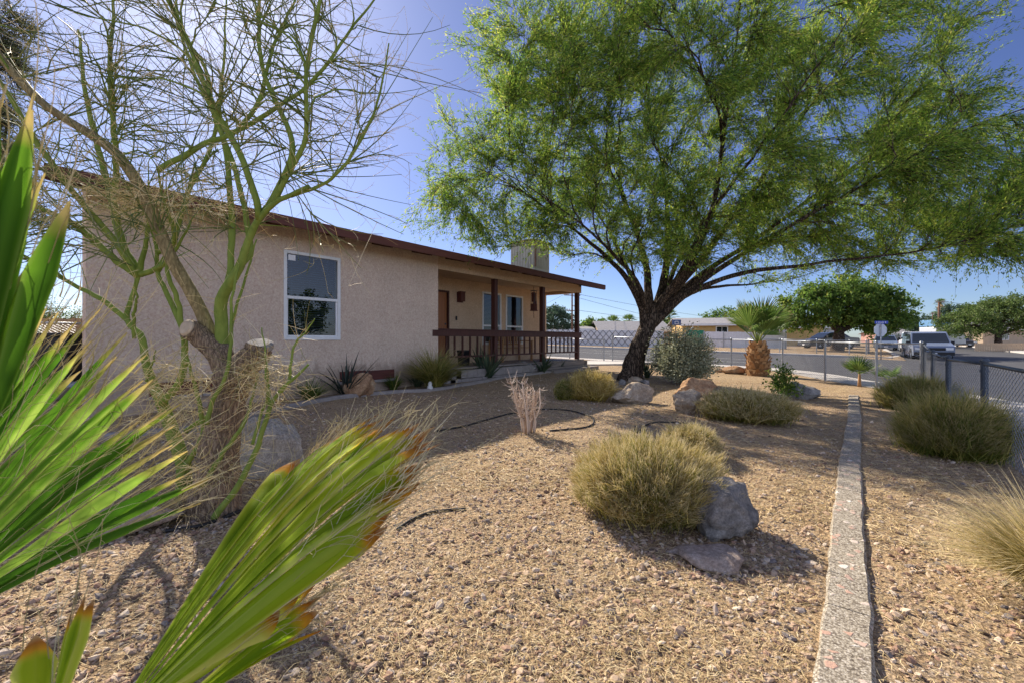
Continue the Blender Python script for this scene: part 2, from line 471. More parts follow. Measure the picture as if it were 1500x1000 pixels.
MAT = dict(
    soil=ground_mat(),
    gravel=stone_mat('gravel_stones', [(0, (.07, .055, .045)), (.2, (.33, .20, .135)), (.42, (.50, .37, .25)), (.6, (.36, .245, .17)), (.8, (.58, .48, .37)), (.93, (.20, .17, .155))]),
    straw=leafmat('dry_straw', [(0, (.28, .19, .08)), (.5, (.53, .40, .195)), (1, (.74, .60, .35))], .15),
    aggregate=aggregate_mat(),
    concrete=surf('pale_concrete', (.55, .51, .46), (.44, .41, .37), 3, .9, .3, 60),
    kerbc=surf('kerb_concrete', (.50, .47, .43), (.38, .36, .33), 5, .9, .3, 60),
    asphalt=surf('asphalt', (.062, .062, .067), (.088, .088, .09), 1.2, .9, .4, 140, spec=.2),
    paint=surf('road_paint', (.55, .55, .52), (.35, .35, .33), 8, .8),
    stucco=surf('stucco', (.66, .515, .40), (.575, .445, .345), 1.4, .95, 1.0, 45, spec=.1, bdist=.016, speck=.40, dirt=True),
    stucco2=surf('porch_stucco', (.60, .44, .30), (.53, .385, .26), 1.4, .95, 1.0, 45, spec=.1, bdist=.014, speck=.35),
    fascia=woodmat('painted_fascia', (.125, .042, .028), (.085, .03, .02), 1),
    trim=woodmat('brown_painted_wood', (.085, .03, .022), (.055, .02, .015), 2, .55),
    soffit=woodmat('soffit_wood', (.10, .045, .03), (.07, .03, .02), 1),
    roofing=surf('roof_shingle', (.06, .05, .05), (.10, .085, .075), 9, .95, .6, 30),
    door=woodmat('wood_door', (.36, .145, .055), (.25, .095, .038), 2, .45),
    white=surf('white_vinyl', (.74, .74, .72), (.68, .68, .66), 6, .45),
    glass=glassmat('window_glass', gloss=.02),
    blind=surf('blind_slats', (.035, .055, .085), (.03, .045, .07), 6, .6),
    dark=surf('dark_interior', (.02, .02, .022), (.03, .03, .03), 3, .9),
    deck=woodmat('weathered_deck', (.30, .25, .21), (.19, .16, .14), 1, .85, .6),
    brick=surf('weathered_block', (.34, .30, .27), (.24, .21, .19), 6, .95, .6, 40),
    redwood=woodmat('red_brown_board', (.13, .04, .03), (.085, .03, .025), 1, .7),
    rust=surf('rusty_metal', (.22, .10, .06), (.32, .19, .12), 6, .8, .3, 40),
    cream=surf('cream_metal', (.62, .56, .45), (.52, .46, .36), 3, .7, .1, 20),
    bench=woodmat('bench_wood', (.44, .25, .12), (.32, .17, .08), 1, .6),
    mbark=bark_mat('dark_rough_bark', (.035, .026, .020), (.20, .145, .105), (22, 22, 4.5), 1.0, .05),
    mottled=bark_mat('mottled_olive_bark', (.12, .095, .045), (.36, .29, .15), (40, 40, 9), .8, .02, 1.0, .35),
    pbark=bark_mat('furrowed_brown_bark', (.10, .07, .05), (.54, .40, .27), (70, 70, 9), 1.0, .05, .8, .4),
    gbark=bark_mat('smooth_green_bark', (.10, .155, .03), (.21, .27, .06), (14, 14, 4), .35, .006, 1.0, .15),
    cut=surf('sawn_wood', (.52, .42, .30), (.38, .30, .21), 14, .9, .4, 60),
    greycut=surf('weathered_sawn_wood', (.27, .25, .23), (.17, .155, .145), 18, .9, .4, 60),
    twig=leafmat('tan_twigs', [(0, (.19, .22, .07)), (.22, (.46, .36, .15)), (.6, (.70, .55, .26)), (1, (.80, .68, .42))], .1),
    shoot=leafmat('green_shoots', [(0, (.07, .105, .03)), (.5, (.125, .165, .05)), (1, (.19, .20, .075))], .0),
    mleaf=leafmat('feathery_leaves', [(0, (.05, .12, .025)), (.3, (.14, .26, .04)), (.62, (.31, .43, .06)), (.9, (.54, .58, .10)), (1, (.62, .54, .20))], .6),
    dleaf=leafmat('broad_dark_leaves', [(0, (.04, .09, .018)), (.45, (.10, .18, .03)), (.8, (.20, .29, .05)), (1, (.36, .40, .08))], .55),
    lleaf=leafmat('pale_leaves', [(0, (.055, .095, .025)), (.5, (.11, .17, .04)), (.85, (.19, .25, .07)), (1, (.32, .33, .16))], .4),
    gleaf=leafmat('blue_grey_leaves', [(0, (.04, .075, .04)), (.6, (.085, .14, .085)), (1, (.16, .22, .14))], .35),
    sage=leafmat('sage_grey_leaves', [(0, (.19, .21, .12)), (.5, (.32, .33, .20)), (1, (.46, .46, .32))], .25),
    pine=leafmat('dull_needles', [(0, (.05, .06, .025)), (.5, (.10, .11, .045)), (1, (.19, .18, .085))], .3),
    palm=leafmat('palm_leaf', [(0, (.20, .33, .012)), (.5, (.42, .55, .025)), (1, (.74, .76, .18))], .64,
                 [(.80, (.62, .54, .05)), (.88, (.68, .36, .03)), (.94, (.42, .17, .03)), (1.0, (.50, .35, .18))], .7, (.79, .88), .1),
    palmgreen=leafmat('green_palm_leaf', [(0, (.06, .16, .012)), (.5, (.13, .28, .02)), (1, (.36, .50, .09))], .58,
                 [(.86, (.42, .36, .05)), (.95, (.60, .46, .16))], .65, (.86, .97), .12),
    palm2=leafmat('young_palm_leaf', [(0, (.06, .12, .025)), (.6, (.12, .20, .04)), (1, (.22, .30, .07))], .4,
                  [(.8, (.35, .33, .10)), (1, (.52, .45, .26))], .5, (.8, .95), .4),
    thread=leafmat('palm_threads', [(0, (.46, .36, .15)), (.5, (.66, .55, .28)), (1, (.80, .70, .44))], .35),
    petiole=leafmat('palm_stalks', [(0, (.16, .22, .05)), (1, (.28, .32, .09))], .1),
    boot=stone_mat('palm_boots', [(0, (.22, .115, .05)), (.5, (.38, .215, .10)), (1, (.52, .34, .18))], 30, .6),
    broom=leafmat('broom_blades', [(0, (.115, .13, .02)), (.35, (.22, .21, .04)), (.7, (.42, .33, .09)), (1, (.56, .44, .17))], .3,
                  [(.45, (.44, .34, .11)), (.8, (.70, .57, .30)), (1, (.74, .63, .40))], .75, (.35, .95)),
    goldbroom=leafmat('golden_blades', [(0, (.28, .21, .04)), (.5, (.48, .36, .08)), (1, (.62, .48, .14))], .35,
                      [(.5, (.58, .44, .14)), (1, (.72, .58, .28))], .7, (.4, .95)),
    greenbroom=leafmat('green_blades', [(0, (.09, .13, .02)), (.4, (.19, .22, .035)), (.75, (.37, .33, .075)), (1, (.56, .45, .15))], .4,
                       [(.6, (.28, .25, .09)), (1, (.50, .41, .20))], .7, (.55, 1.0)),
    lawn=leafmat('fresh_green_blades', [(0, (.06, .11, .02)), (.6, (.12, .19, .035)), (1, (.26, .29, .07))], .35),
    aloe=leafmat('stiff_grey_green_leaves', [(0, (.035, .06, .035)), (.6, (.075, .11, .06)), (1, (.13, .17, .08))], .1),
    darkblade=leafmat('stiff_dark_leaves', [(0, (.018, .03, .028)), (1, (.05, .065, .05))], .05),
    deadtwig=leafmat('bleached_dead_twigs', [(0, (.36, .25, .17)), (.5, (.55, .42, .31)), (1, (.70, .58, .46))], .0),
    hose=surf('black_hose', (.012, .012, .013), (.03, .028, .026), 9, .5),
    steel=surf('galvanised_steel', (.34, .36, .38), (.26, .27, .29), 8, .45, metal=.7),
    dsteel=surf('dark_painted_steel', (.085, .10, .12), (.06, .07, .085), 8, .5, metal=.4),
    wire=surf('fence_wire', (.36, .38, .40), (.28, .29, .31), 8, .5, metal=.6),
    bldA=boulder_mat('tan_boulder', (.30, .22, .15), (.46, .37, .27), (.56, .48, .38)),
    bldB=boulder_mat('grey_boulder', (.13, .125, .12), (.29, .27, .25), (.47, .43, .38)),
    bldD=boulder_mat('pale_boulder', (.33, .29, .24), (.47, .42, .36), (.56, .52, .46)),
    bldC=boulder_mat('red_brown_boulder', (.26, .14, .08), (.44, .27, .15), (.52, .40, .27)),
    slabm=boulder_mat('pink_flagstone', (.36, .26, .20), (.48, .38, .31), (.54, .46, .39)),
    wallw=surf('white_block_wall', (.62, .62, .63), (.54, .55, .57), 3, .9, .2, 20),
    wfence=surf('white_boards', (.64, .65, .67), (.55, .56, .58), 4, .8),
    yellow=surf('yellow_siding', (.52, .35, .14), (.45, .30, .12), 3, .9, .2, 20),
    tanwall=surf('tan_wall', (.50, .38, .26), (.43, .33, .23), 3, .9),
    pinkwall=surf('pink_wall', (.50, .28, .22), (.44, .25, .2), 3, .9),
    greyroof=surf('grey_roof', (.30, .29, .29), (.22, .21, .21), 4, .9),
    greenscreen=surf('green_screen', (.02, .16, .09), (.03, .20, .12), 5, .8),
    fencewood=woodmat('old_fence_wood', (.33, .23, .14), (.24, .165, .10), 2, .9),
    palewood=woodmat('pale_fence_wood', (.55, .40, .26), (.44, .32, .2), 0, .9),
    polew=bark_mat('pole_wood', (.13, .075, .05), (.22, .13, .09), (12, 12, 2), .3, .01),
    carw=surf('white_car_paint', (.62, .64, .67), (.58, .60, .63), 2, .25, spec=.5),
    carv=surf('silver_blue_car_paint', (.17, .205, .28), (.155, .19, .265), 2, .25, spec=.5),
    carb=surf('blue_grey_car_paint', (.16, .20, .27), (.14, .18, .25), 2, .25, spec=.5),
    cark=surf('dark_car_paint', (.03, .035, .05), (.025, .03, .04), 2, .2, spec=.6),
    carglass=surf('car_glass', (.015, .02, .025), (.02, .025, .03), 2, .08, spec=.8),
    tyre=surf('tyre_rubber', (.02, .02, .02), (.03, .03, .03), 8, .9),
    rim=surf('wheel_metal', (.45, .46, .48), (.38, .39, .4), 8, .35, metal=.8),
    lamp=surf('lamp_lens', (.7, .72, .74), (.62, .64, .66), 8, .15, spec=.7),
    redlens=surf('red_lens', (.35, .015, .012), (.28, .01, .01), 8, .25, spec=.6),
    blacktrim=surf('black_trim', (.02, .02, .022), (.03, .03, .03), 8, .6),
    signback=surf('sign_aluminium', (.56, .58, .62), (.5, .52, .56), 6, .5, metal=.3),
    signblue=surf('blue_sign', (.02, .06, .42), (.02, .05, .36), 6, .4),
    signwhite=surf('white_sign_letters', (.78, .78, .78), (.74, .74, .74), 6, .5),
    plate=surf('weathered_plate', (.50, .41, .30), (.42, .34, .25), 6, .7),
    blackbox=surf('black_plastic', (.012, .012, .014), (.022, .022, .024), 5, .55),
    bluetrailer=surf('blue_tarp', (.16, .32, .52), (.13, .28, .46), 2, .7),
    bulb=surf('white_ceramic', (.7, .68, .64), (.62, .6, .56), 6, .5),
    bluemat=surf('blue_grey_mat', (.24, .27, .34), (.18, .20, .26), 9, .95, .5, 60),
)

# ------------------------------------------------------------------ camera, world, sun
cam = bpy.data.cameras.new('camera'); camo = bpy.data.objects.new('camera', cam); C.objects.link(camo)
cam.lens = 16; cam.sensor_width = 36; cam.sensor_fit = 'HORIZONTAL'
cam.shift_y = -2.0 / 1500; cam.clip_start = .02; cam.clip_end = 5000
cam.dof.use_dof = True; cam.dof.focus_distance = 3.2; cam.dof.aperture_fstop = 9
camo.location = (0, 0, CAMZ); camo.rotation_euler = (PI / 2, 0, YAW)
bpy.context.scene.camera = camo

SUN_EL = math.radians(36.0)
SUN_H = unit(np.array([-.944, .329]))
S = np.array([SUN_H[0] * math.cos(SUN_EL), SUN_H[1] * math.cos(SUN_EL), math.sin(SUN_EL)])
sl = bpy.data.lights.new('sun', 'SUN'); sl.energy = 4.9; sl.angle = math.radians(.53); sl.color = (1.0, .90, .76)
so = bpy.data.objects.new('sun', sl); C.objects.link(so)
so.rotation_euler = Vector(-S).to_track_quat('-Z', 'Y').to_euler(); so.location = (-30, 10, 30)

wd = bpy.data.worlds.new('World'); bpy.context.scene.world = wd; wd.use_nodes = True
t = wd.node_tree; t.nodes.clear()
sky = t.nodes.new('ShaderNodeTexSky'); sky.sky_type = 'NISHITA'; sky.sun_disc = False
sky.sun_elevation = SUN_EL; sky.sun_rotation = math.atan2(SUN_H[0], SUN_H[1])
sky.air_density = .85; sky.dust_density = .7; sky.ozone_density = 6.0; sky.altitude = 600
bg = t.nodes.new('ShaderNodeBackground'); bg.inputs[1].default_value = .15
wo = t.nodes.new('ShaderNodeOutputWorld')
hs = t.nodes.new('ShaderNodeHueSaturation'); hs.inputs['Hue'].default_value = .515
# sky deepened in view; brightened and paled behind the camera as added fill light
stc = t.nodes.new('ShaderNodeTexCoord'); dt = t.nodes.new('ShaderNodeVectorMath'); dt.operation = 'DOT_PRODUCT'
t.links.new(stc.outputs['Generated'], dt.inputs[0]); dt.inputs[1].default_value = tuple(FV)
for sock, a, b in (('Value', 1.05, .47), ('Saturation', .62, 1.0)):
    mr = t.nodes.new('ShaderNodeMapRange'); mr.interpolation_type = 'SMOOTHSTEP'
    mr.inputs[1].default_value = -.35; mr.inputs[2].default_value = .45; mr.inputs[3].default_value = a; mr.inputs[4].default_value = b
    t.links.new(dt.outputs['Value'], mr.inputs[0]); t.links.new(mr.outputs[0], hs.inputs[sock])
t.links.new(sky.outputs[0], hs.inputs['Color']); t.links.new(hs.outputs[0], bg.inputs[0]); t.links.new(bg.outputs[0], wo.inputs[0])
vs = bpy.context.scene.view_settings
vs.view_transform = 'Standard'; vs.look = 'None'; vs.gamma = 1; vs.exposure = .95
# ------------------------------------------------------------------ the setting
def make_ground():
    g = G()
    radii = np.concatenate([[0.0], np.geomspace(.25, 60, 250), np.geomspace(62, 4000, 40)])
    na = 540
    a = np.linspace(0, 2 * PI, na, endpoint=False)
    X = radii[:, None] * np.cos(a); Y = radii[:, None] * np.sin(a)
    Z = gz(X, Y)
    V = np.stack([X, Y, Z], -1).reshape(-1, 3)
    n = len(radii); idx = np.arange(n * na).reshape(n, na)
    q = np.stack([idx[:-1], idx[1:], np.roll(idx, -1, 1)[1:], np.roll(idx, -1, 1)[:-1]], -1).reshape(-1, 4)
    g.add(V, q)
    tag(build('ground', g, MAT['soil'], smooth=True), 'straw coloured gravel and bare soil of the front yard', 'ground', kind='structure')


make_ground()


def sheet(g, x0, x1, y0, y1, dz, step=1.0):
    nu = max(1, int(abs(x1 - x0) / step)); nv = max(1, int(abs(y1 - y0) / step))
    def f(u, v):
        X = x0 + (x1 - x0) * u; Y = y0 + (y1 - y0) * v
        return np.stack([X, Y, plane(X, Y) + dz], -1)
    g.grid(f, nu, nv)


g = G(); sheet(g, -70, 60, 13, ROAD_FAR, -.12); sheet(g, 2.2, 13.6, -25, 13, -.12); sheet(g, 2.4, 11.2, ROAD_FAR, 150, -.12, 2.0)
tag(build('road', g, MAT['asphalt'], smooth=True), 'grey asphalt street running past the yard', 'road', kind='structure')
g = G()
for y, x0, x1 in ((25.6, -34, -6), (28.6, -40, -7.5), (32.0, -44, -11)):
    x = x0
    while x < x1:
        sheet(g, x, x + 3.2, y, y + .13, -.114, .5); x += 3.2 if y > 28 and y < 29 else 5.5
tag(build('road_marking', g, MAT['paint']), 'worn white lane lines on the street', 'road marking', kind='structure')


def band(g, pts, o0, o1, dz0, thick):
    """a slab following a polyline between two offsets to its left"""
    P = np.asarray(pts, float)
    D = np.gradient(P, axis=0); D /= np.linalg.norm(D, axis=1, keepdims=True); N = np.stack([-D[:, 1], D[:, 0]], 1)
    A = P + N * o0; B = P + N * o1
    za = plane(P[:, 0], P[:, 1]) + dz0
    top = np.stack([np.c_[A, za], np.c_[B, za]], 1); bot = top.copy(); bot[..., 2] -= thick
    V = np.concatenate([top.reshape(-1, 3), bot.reshape(-1, 3)]); n = len(P); q = []
    for i in range(n - 1):
        a, b, c, d = 2 * i, 2 * i + 1, 2 * i + 3, 2 * i + 2; o = 2 * n
        q += [(a, d, c, b), (a + o, b + o, c + o, d + o), (a, a + o, d + o, d), (b, c, c + o, b + o)]
    q += [(0, 1, 2 * n + 1, 2 * n), (2 * n - 2, 4 * n - 2, 4 * n - 1, 2 * n - 1)]
    g.add(V, q)


edge = spline(np.array([(-70, 19.85), (-34, 19.9), (-14, 19.85), (-9.1, 19.8), (-6.6, 19.95), (-4.04, 19.95), (-2.1, 18.7), (-.73, 16.05), (.39, 14.6), (1.2, 13.75), (1.62, 12.4), (1.5, 9), (1.45, 2), (1.45, -20)]), 90)
g = G(); band(g, edge, .12, 1.15, .012, .2)
tag(build('pavement', g, MAT['concrete']), 'pale concrete pavement outside the chain link fence', 'pavement', kind='structure')
g = G(); band(g, edge, 1.155, 1.32, .008, .3)
tag(build('kerb', g, MAT['kerbc']), 'concrete kerb between the pavement and the street', 'kerb', kind='structure')
g = G()
fl = np.array([(1.9, 150), (2.1, 60), (2.1, 39), (1.2, 36.6), (-.5, 36.05), (-8, 36), (-20, 36), (-70, 36)])
band(g, spline(fl, 60), 0, .18, .0, .3)
fr = np.array([(60, 36), (20, 36), (13.5, 36.1), (11.8, 37.2), (11.3, 40), (11.2, 70), (11.2, 150)])
band(g, spline(fr, 50), 0, .18, .0, .3)
tag(build('kerb', g, MAT['kerbc']), 'far kerb on the other side of the street', 'kerb', kind='structure')
g = G(); band(g, spline(fl, 60), -1.4, -.005, .004, .2); band(g, spline(fr, 50), -1.4, -.005, .004, .2)
tag(build('pavement', g, MAT['concrete']), 'far pavement on the other side of the street', 'pavement', kind='structure')

# walk from the porch to the street gate
g = G()
pth = spline(np.array([(-12.4, 14.9), (-10.6, 16.4), (-9.2, 18.2), (-8.6, 19.95)]), 16)
P3 = pth; D = np.gradient(P3, axis=0); D /= np.linalg.norm(D, axis=1, keepdims=True); N = np.stack([-D[:, 1], D[:, 0]], 1)
pathpoly = [np.r_[P3[i] + N[i] * 1.5, float(gz(*(P3[i] + N[i] * 1.5))) + .03] for i in range(16)]
band(g, pth, -1.5, 1.5, .035, .2)
tag(build('path', g, MAT['concrete']), 'pale concrete walk leading from the porch to the street', 'path', kind='structure')

# exposed aggregate kerb along the right of the yard
g = G()
ys = np.linspace(-1.5, 12.35, 561)
gx = lambda y: -.04 + .010 * np.sin(y * .9) + .004 * np.sin(y * 3.1)
for k in range(7):
    a, b = k * 80, k * 80 + 80 if k < 6 else 560
    yy = ys[a:b + 1]
    P = np.stack([gx(yy), yy], 1); P[0, 1] += .004; P[-1, 1] -= .004
    prof = [(-.088, -.12), (-.088, .014), (-.078, .026), (.072, .024), (.083, .010), (.083, -.12)]
    zz = gz(P[:, 0] * 0 - .04, P[:, 1])
    V = np.stack([np.stack([P[:, 0] + o + .006 * nz(P[:, 0] + o * 40, P[:, 1], 9.0, 4), P[:, 1], zz + h + .004 * nz(P[:, 0] + o * 30, P[:, 1], 7.0, 6)], 1) for o, h in prof], 1)
    n = len(P); m = len(prof); idx = np.arange(n * m).reshape(n, m)
    q = np.stack([idx[:-1, :-1], idx[1:, :-1], idx[1:, 1:], idx[:-1, 1:]], -1).reshape(-1, 4)
    q = np.concatenate([q, [[idx[-1, 0], idx[-1, 1], idx[-1, 4], idx[-1, 5]], [idx[-1, 1], idx[-1, 2], idx[-1, 3], idx[-1, 4]]], [[idx[0, 5], idx[0, 4], idx[0, 1], idx[0, 0]], [idx[0, 4], idx[0, 3], idx[0, 2], idx[0, 1]]]])
    g.add(V.reshape(-1, 3), q)
tag(build('garden_kerb', g, MAT['aggregate']), 'pebbled concrete edging strip running straight through the gravel towards the street', 'edging', kind='structure')

# curved concrete edging of the planting bed in front of the house
ep = [gp(x, y)[0] for x, y in ((395, 606), (430, 596), (480, 586), (560, 577), (640, 571), (690, 563), (740, 553), (790, 547), (838, 543))]
ep = spline(np.array([[-6.9, -.5, 0], [-6.6, .9, 0], [-6.3, 2.0, 0]] + [[p[0], p[1], 0] for p in ep[1:]]), 60)
V = []
for o, h in ((-.07, -.1), (-.07, .045), (-.05, .06), (.05, .06), (.07, .045), (.07, -.1)):
    D = np.gradient(ep[:, :2], axis=0); D /= np.linalg.norm(D, axis=1, keepdims=True); N = np.stack([-D[:, 1], D[:, 0]], 1)
    q2 = ep[:, :2] + N * o; V.append(np.c_[q2, gz(ep[:, 0], ep[:, 1]) + h])
V = np.stack(V, 1); n, m = V.shape[:2]; idx = np.arange(n * m).reshape(n, m)
g = G(); g.add(V.reshape(-1, 3), np.stack([idx[:-1, :-1], idx[1:, :-1], idx[1:, 1:], idx[:-1, 1:]], -1).reshape(-1, 4))
tag(build('bed_edging', g, MAT['brick']), 'curved grey concrete edging of the planting bed along the house', 'edging', kind='structure')

# ------------------------------------------------------------------ gravel and straw
def icosa():
    p = (1 + 5 ** .5) / 2
    v = np.array([(-1, p, 0), (1, p, 0), (-1, -p, 0), (1, -p, 0), (0, -1, p), (0, 1, p), (0, -1, -p), (0, 1, -p), (p, 0, -1), (p, 0, 1), (-p, 0, -1), (-p, 0, 1)], float)
    f = np.array([(0, 11, 5), (0, 5, 1), (0, 1, 7), (0, 7, 10), (0, 10, 11), (1, 5, 9), (5, 11, 4), (11, 10, 2), (10, 7, 6), (7, 1, 8), (3, 9, 4), (3, 4, 2), (3, 2, 6), (3, 6, 8), (3, 8, 9), (4, 9, 5), (2, 4, 11), (6, 2, 10), (8, 6, 7), (9, 8, 1)])
    return v / np.linalg.norm(v[0]), f


def yard_ok(X, Y):
    ok = (Y < yard_edge(X) - .15) & (X < 1.05) & ~((np.abs(X + .04) < .10))
    ok &= ~((X < -7.8) & (Y > 1.3) & (Y < 15.3))
    ok &= ~((np.hypot(X + 8.9, Y - 18.5) < 1.7) | (np.hypot(X + 10.6, Y - 16.6) < 1.8))
    return ok


def scatter(n, rmin, rmax, power=1.0):
    """points on the yard, denser near the camera, all around the view"""
    u = rng.random(n)
    r = (rmin ** (1 - power) + u * (rmax ** (1 - power) - rmin ** (1 - power))) ** (1 / (1 - power)) if power != 1 else rmin * (rmax / rmin) ** u
    a = YAW + PI / 2 + rng.uniform(-1.15, 1.15, n)
    X = r * np.cos(a); Y = r * np.sin(a)
    k = yard_ok(X, Y)
    return X[k], Y[k], r[k]


def density(X, Y, s, seed): return .5 + .5 * nz(X, Y, s, seed)


IV, IF = icosa()
def stones(n, smin, smax, rmin, rmax, power, sink=.35, keep=lambda X, Y: np.ones(len(X), bool)):
    X, Y, r = scatter(n, rmin, rmax, power)
    k = keep(X, Y); X, Y = X[k], Y[k]
    M = len(X)
    s = smin * (smax / smin) ** (rng.random(M) ** 1.7)
    v = IV[None] * (1 + rng.uniform(-.30, .30, (M, 12, 1)))
    v = v * np.stack([rng.uniform(.8, 1.35, M), rng.uniform(.6, 1.0, M), rng.uniform(.35, .75, M)], 1)[:, None, :]
    a = rng.uniform(0, 2 * PI, M); ca, sa = np.cos(a)[:, None], np.sin(a)[:, None]
    tl = rng.normal(0, .35, (M, 1))
    x = v[..., 0] * ca - v[..., 1] * sa; y = v[..., 0] * sa + v[..., 1] * ca; z = v[..., 2] + tl * v[..., 0]
    v = np.stack([x, y, z], -1) * s[:, None, None]
    v += np.stack([X, Y, gz(X, Y) + s * sink * .5], -1)[:, None, :]
    f = (IF[None] + (np.arange(M) * 12)[:, None, None]).reshape(-1, 3)
    return v.reshape(-1, 3), f, np.repeat(rng.random(M), 12)


g = G()
patch = lambda X, Y: rng.random(len(X)) < .12 + 1.25 * density(X, Y, 1.1, 3) ** 1.9
v, f, r = stones(28000, .006, .0245, .7, 5.0, .9, keep=patch); g.add(v, None, f, None, r)
v, f, r = stones(20000, .009, .024, 3.2, 14, .6, keep=patch); g.add(v, None, f, None, r)
v, f, r = stones(42000, .0035, .011, .7, 7.0, .8); g.add(v, None, f, None, r)
tag(build('gravel', g, MAT['gravel']), 'loose pinkish and grey crushed gravel over the yard', 'gravel', kind='stuff')

def straw(n, rmin, rmax, power, l0, l1, w, keep):
    X, Y, r = scatter(n, rmin, rmax, power)
    k = keep(X, Y); X, Y = X[k], Y[k]; M = len(X)
    a = rng.uniform(0, 2 * PI, M); L = rng.uniform(l0, l1, M)
    d = np.stack([np.cos(a), np.sin(a), rng.normal(.0, .13, M)], 1)
    c = np.stack([X, Y, gz(X, Y) + .006 + rng.random(M) * .012], 1)
    bend = np.cross(d, ZV) * rng.normal(0, .12, (M, 1))
    P = np.stack([c - d * L[:, None] / 2, c + bend * L[:, None] + ZV * .004, c + d * L[:, None] / 2], 1)
    return P, unit(np.cross(d, ZV) + ZV * rng.normal(0, .5, (M, 1))), np.full((M, 3), w)


strawy = lambda X, Y: (rng.random(len(X)) < np.clip(.15 + 1.1 * density(X, Y, .8, 5) + .25 * sstep(-4, 0, X), 0, 1)) & (X > -6.2 + .15 * Y)
g = G()
g.strips(*straw(72000, .7, 5.5, 1.0, .012, .06, .0011, strawy))
g.strips(*straw(52000, 3.5, 14, .7, .03, .10, .002, strawy))
tag(build('straw', g, MAT['straw']), 'dry straw litter lying between the stones', 'straw', kind='stuff')

# ------------------------------------------------------------------ the house
XW, XP, XE, XB = -7.93, -9.43, -7.3, -16.6
Y0, Y1, YP, YR = 1.36, 14.62, 7.56, 15.2
DK = .52
house = thing('house', 'single storey beige stucco house with red brown fascia and a railed front porch', 'house', (-11.5, 8.0, float(plane(-11.5, 8))))


def wall_with_holes(g, y0, y1, z0, z1, x, th, holes):
    """wall in the plane X=x, thickness th towards -X; holes (y0,y1,z0,z1) sorted, disjoint in y"""
    y = y0
    for a, b, c, d in holes:
        if a > y: g.box((x - th, y, z0), (x, a, z1))
        if c > z0: g.box((x - th, a, z0), (x, b, c))
        if d < z1: g.box((x - th, a, d), (x, b, z1))
        y = b
    if y < y1: g.box((x - th, y, z0), (x, y1, z1))


zt = 3.10
g = G()
wall_with_holes(g, Y0, YP, .05, 3.25, XW, .2, [(3.90, 4.99, 1.2, 2.77)])
g.box((XP - .2, YP - .2, .05), (XW - .2, YP, zt))
g.box((XB, 3.0, .05), (XW - .2, 3.2, zt)); g.box((XB, 3.2, .05), (XB + .2, Y1, zt)); g.box((XB + .2, Y1 - .2, .05), (XP - .2, Y1, zt))
build('wall', g, MAT['stucco'], house)
g = G()
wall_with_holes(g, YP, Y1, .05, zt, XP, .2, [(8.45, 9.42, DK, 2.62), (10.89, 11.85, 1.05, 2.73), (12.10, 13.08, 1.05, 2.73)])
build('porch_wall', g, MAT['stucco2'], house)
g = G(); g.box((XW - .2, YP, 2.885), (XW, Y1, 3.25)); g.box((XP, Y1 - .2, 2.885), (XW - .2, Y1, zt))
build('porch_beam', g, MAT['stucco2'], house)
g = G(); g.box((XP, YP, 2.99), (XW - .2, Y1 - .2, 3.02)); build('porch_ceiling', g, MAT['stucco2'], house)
# gable triangles
g = G()
RX, RS = -12.0, .235
zr = lambda x: 3.14 + RS * (abs(XE - RX) - abs(x - RX))
for yy in (3.0, Y1 - .2):
    g = G(); g.prism([(XB, yy + .003, zt), (XW, yy + .003, zt), (XW, yy + .003, zr(XW) - .06), (RX, yy + .003, zr(RX) - .06), (XB, yy + .003, zr(XB) - .06)], (0, .194, 0)); build('gable', g, MAT['stucco'], house)
# roof
g = G()
xe2 = 2 * RX - XE
SK = lambda x: .92 + .245 * (XE - x)   # the left roof edge is not quite square to the front
for xa, xb in ((XE, RX), (RX, xe2)):
    za, zb = zr(xa), zr(xb)
    y0, y1 = .92, YR
    ya, yb = SK(xa), SK(xb)
    V = [(xa, ya, za), (xb, yb, zb), (xb, y1, zb), (xa, y1, za), (xa, ya, za + .05), (xb, yb, zb + .05), (xb, y1, zb + .05), (xa, y1, za + .05)]
    g.add(V, [(0, 3, 2, 1), (4, 5, 6, 7), (0, 1, 5, 4), (1, 2, 6, 5), (2, 3, 7, 6), (3, 0, 4, 7)])
roof = build('roof', g, MAT['roofing'], house)
g = G(); g.box((XE + .004, .90, 3.03), (XE + .034, YR + .02, 3.185))
build('fascia', g, MAT['fascia'], house)
for yy in (.90, YR):
    g = G()
    V = [(XE, yy, zr(XE) - .13), (RX, yy, zr(RX) - .13), (xe2, yy, zr(xe2) - .13), (xe2, yy, zr(xe2) - .004), (RX, yy, zr(RX) - .004), (XE, yy, zr(XE) - .004)]
    V = np.array(V)
    if yy < 2: V[:, 1] = [SK(q) - .02 for q in V[:, 0]]
    V2 = V + [0, .028, 0]
    g.add(np.concatenate([V, V2]), [(0, 1, 4, 5), (1, 2, 3, 4), (6, 11, 10, 7), (7, 10, 9, 8), (0, 6, 7, 1), (1, 7, 8, 2), (5, 4, 10, 11), (4, 3, 9, 10), (0, 5, 11, 6), (2, 8, 9, 3)])
    build('barge_board', g, MAT['fascia'], house)
g = G()
for xa, xb in ((XE - .01, XW - .01),):
    za, zb = zr(xa) - .006, zr(xb) - .006
    g.add([(xa, .96, za), (xa, YR - .02, za), (xb, YR - .02, zb), (xb, 1.12, zb), (xa, .96, za - .02), (xa, YR - .02, za - .02), (xb, YR - .02, zb - .02), (xb, 1.12, zb - .02)],
          [(0, 1, 2, 3), (4, 7, 6, 5), (0, 4, 5, 1), (2, 6, 7, 3), (1, 5, 6, 2), (0, 3, 7, 4)])
build('soffit', g, MAT['soffit'], house)
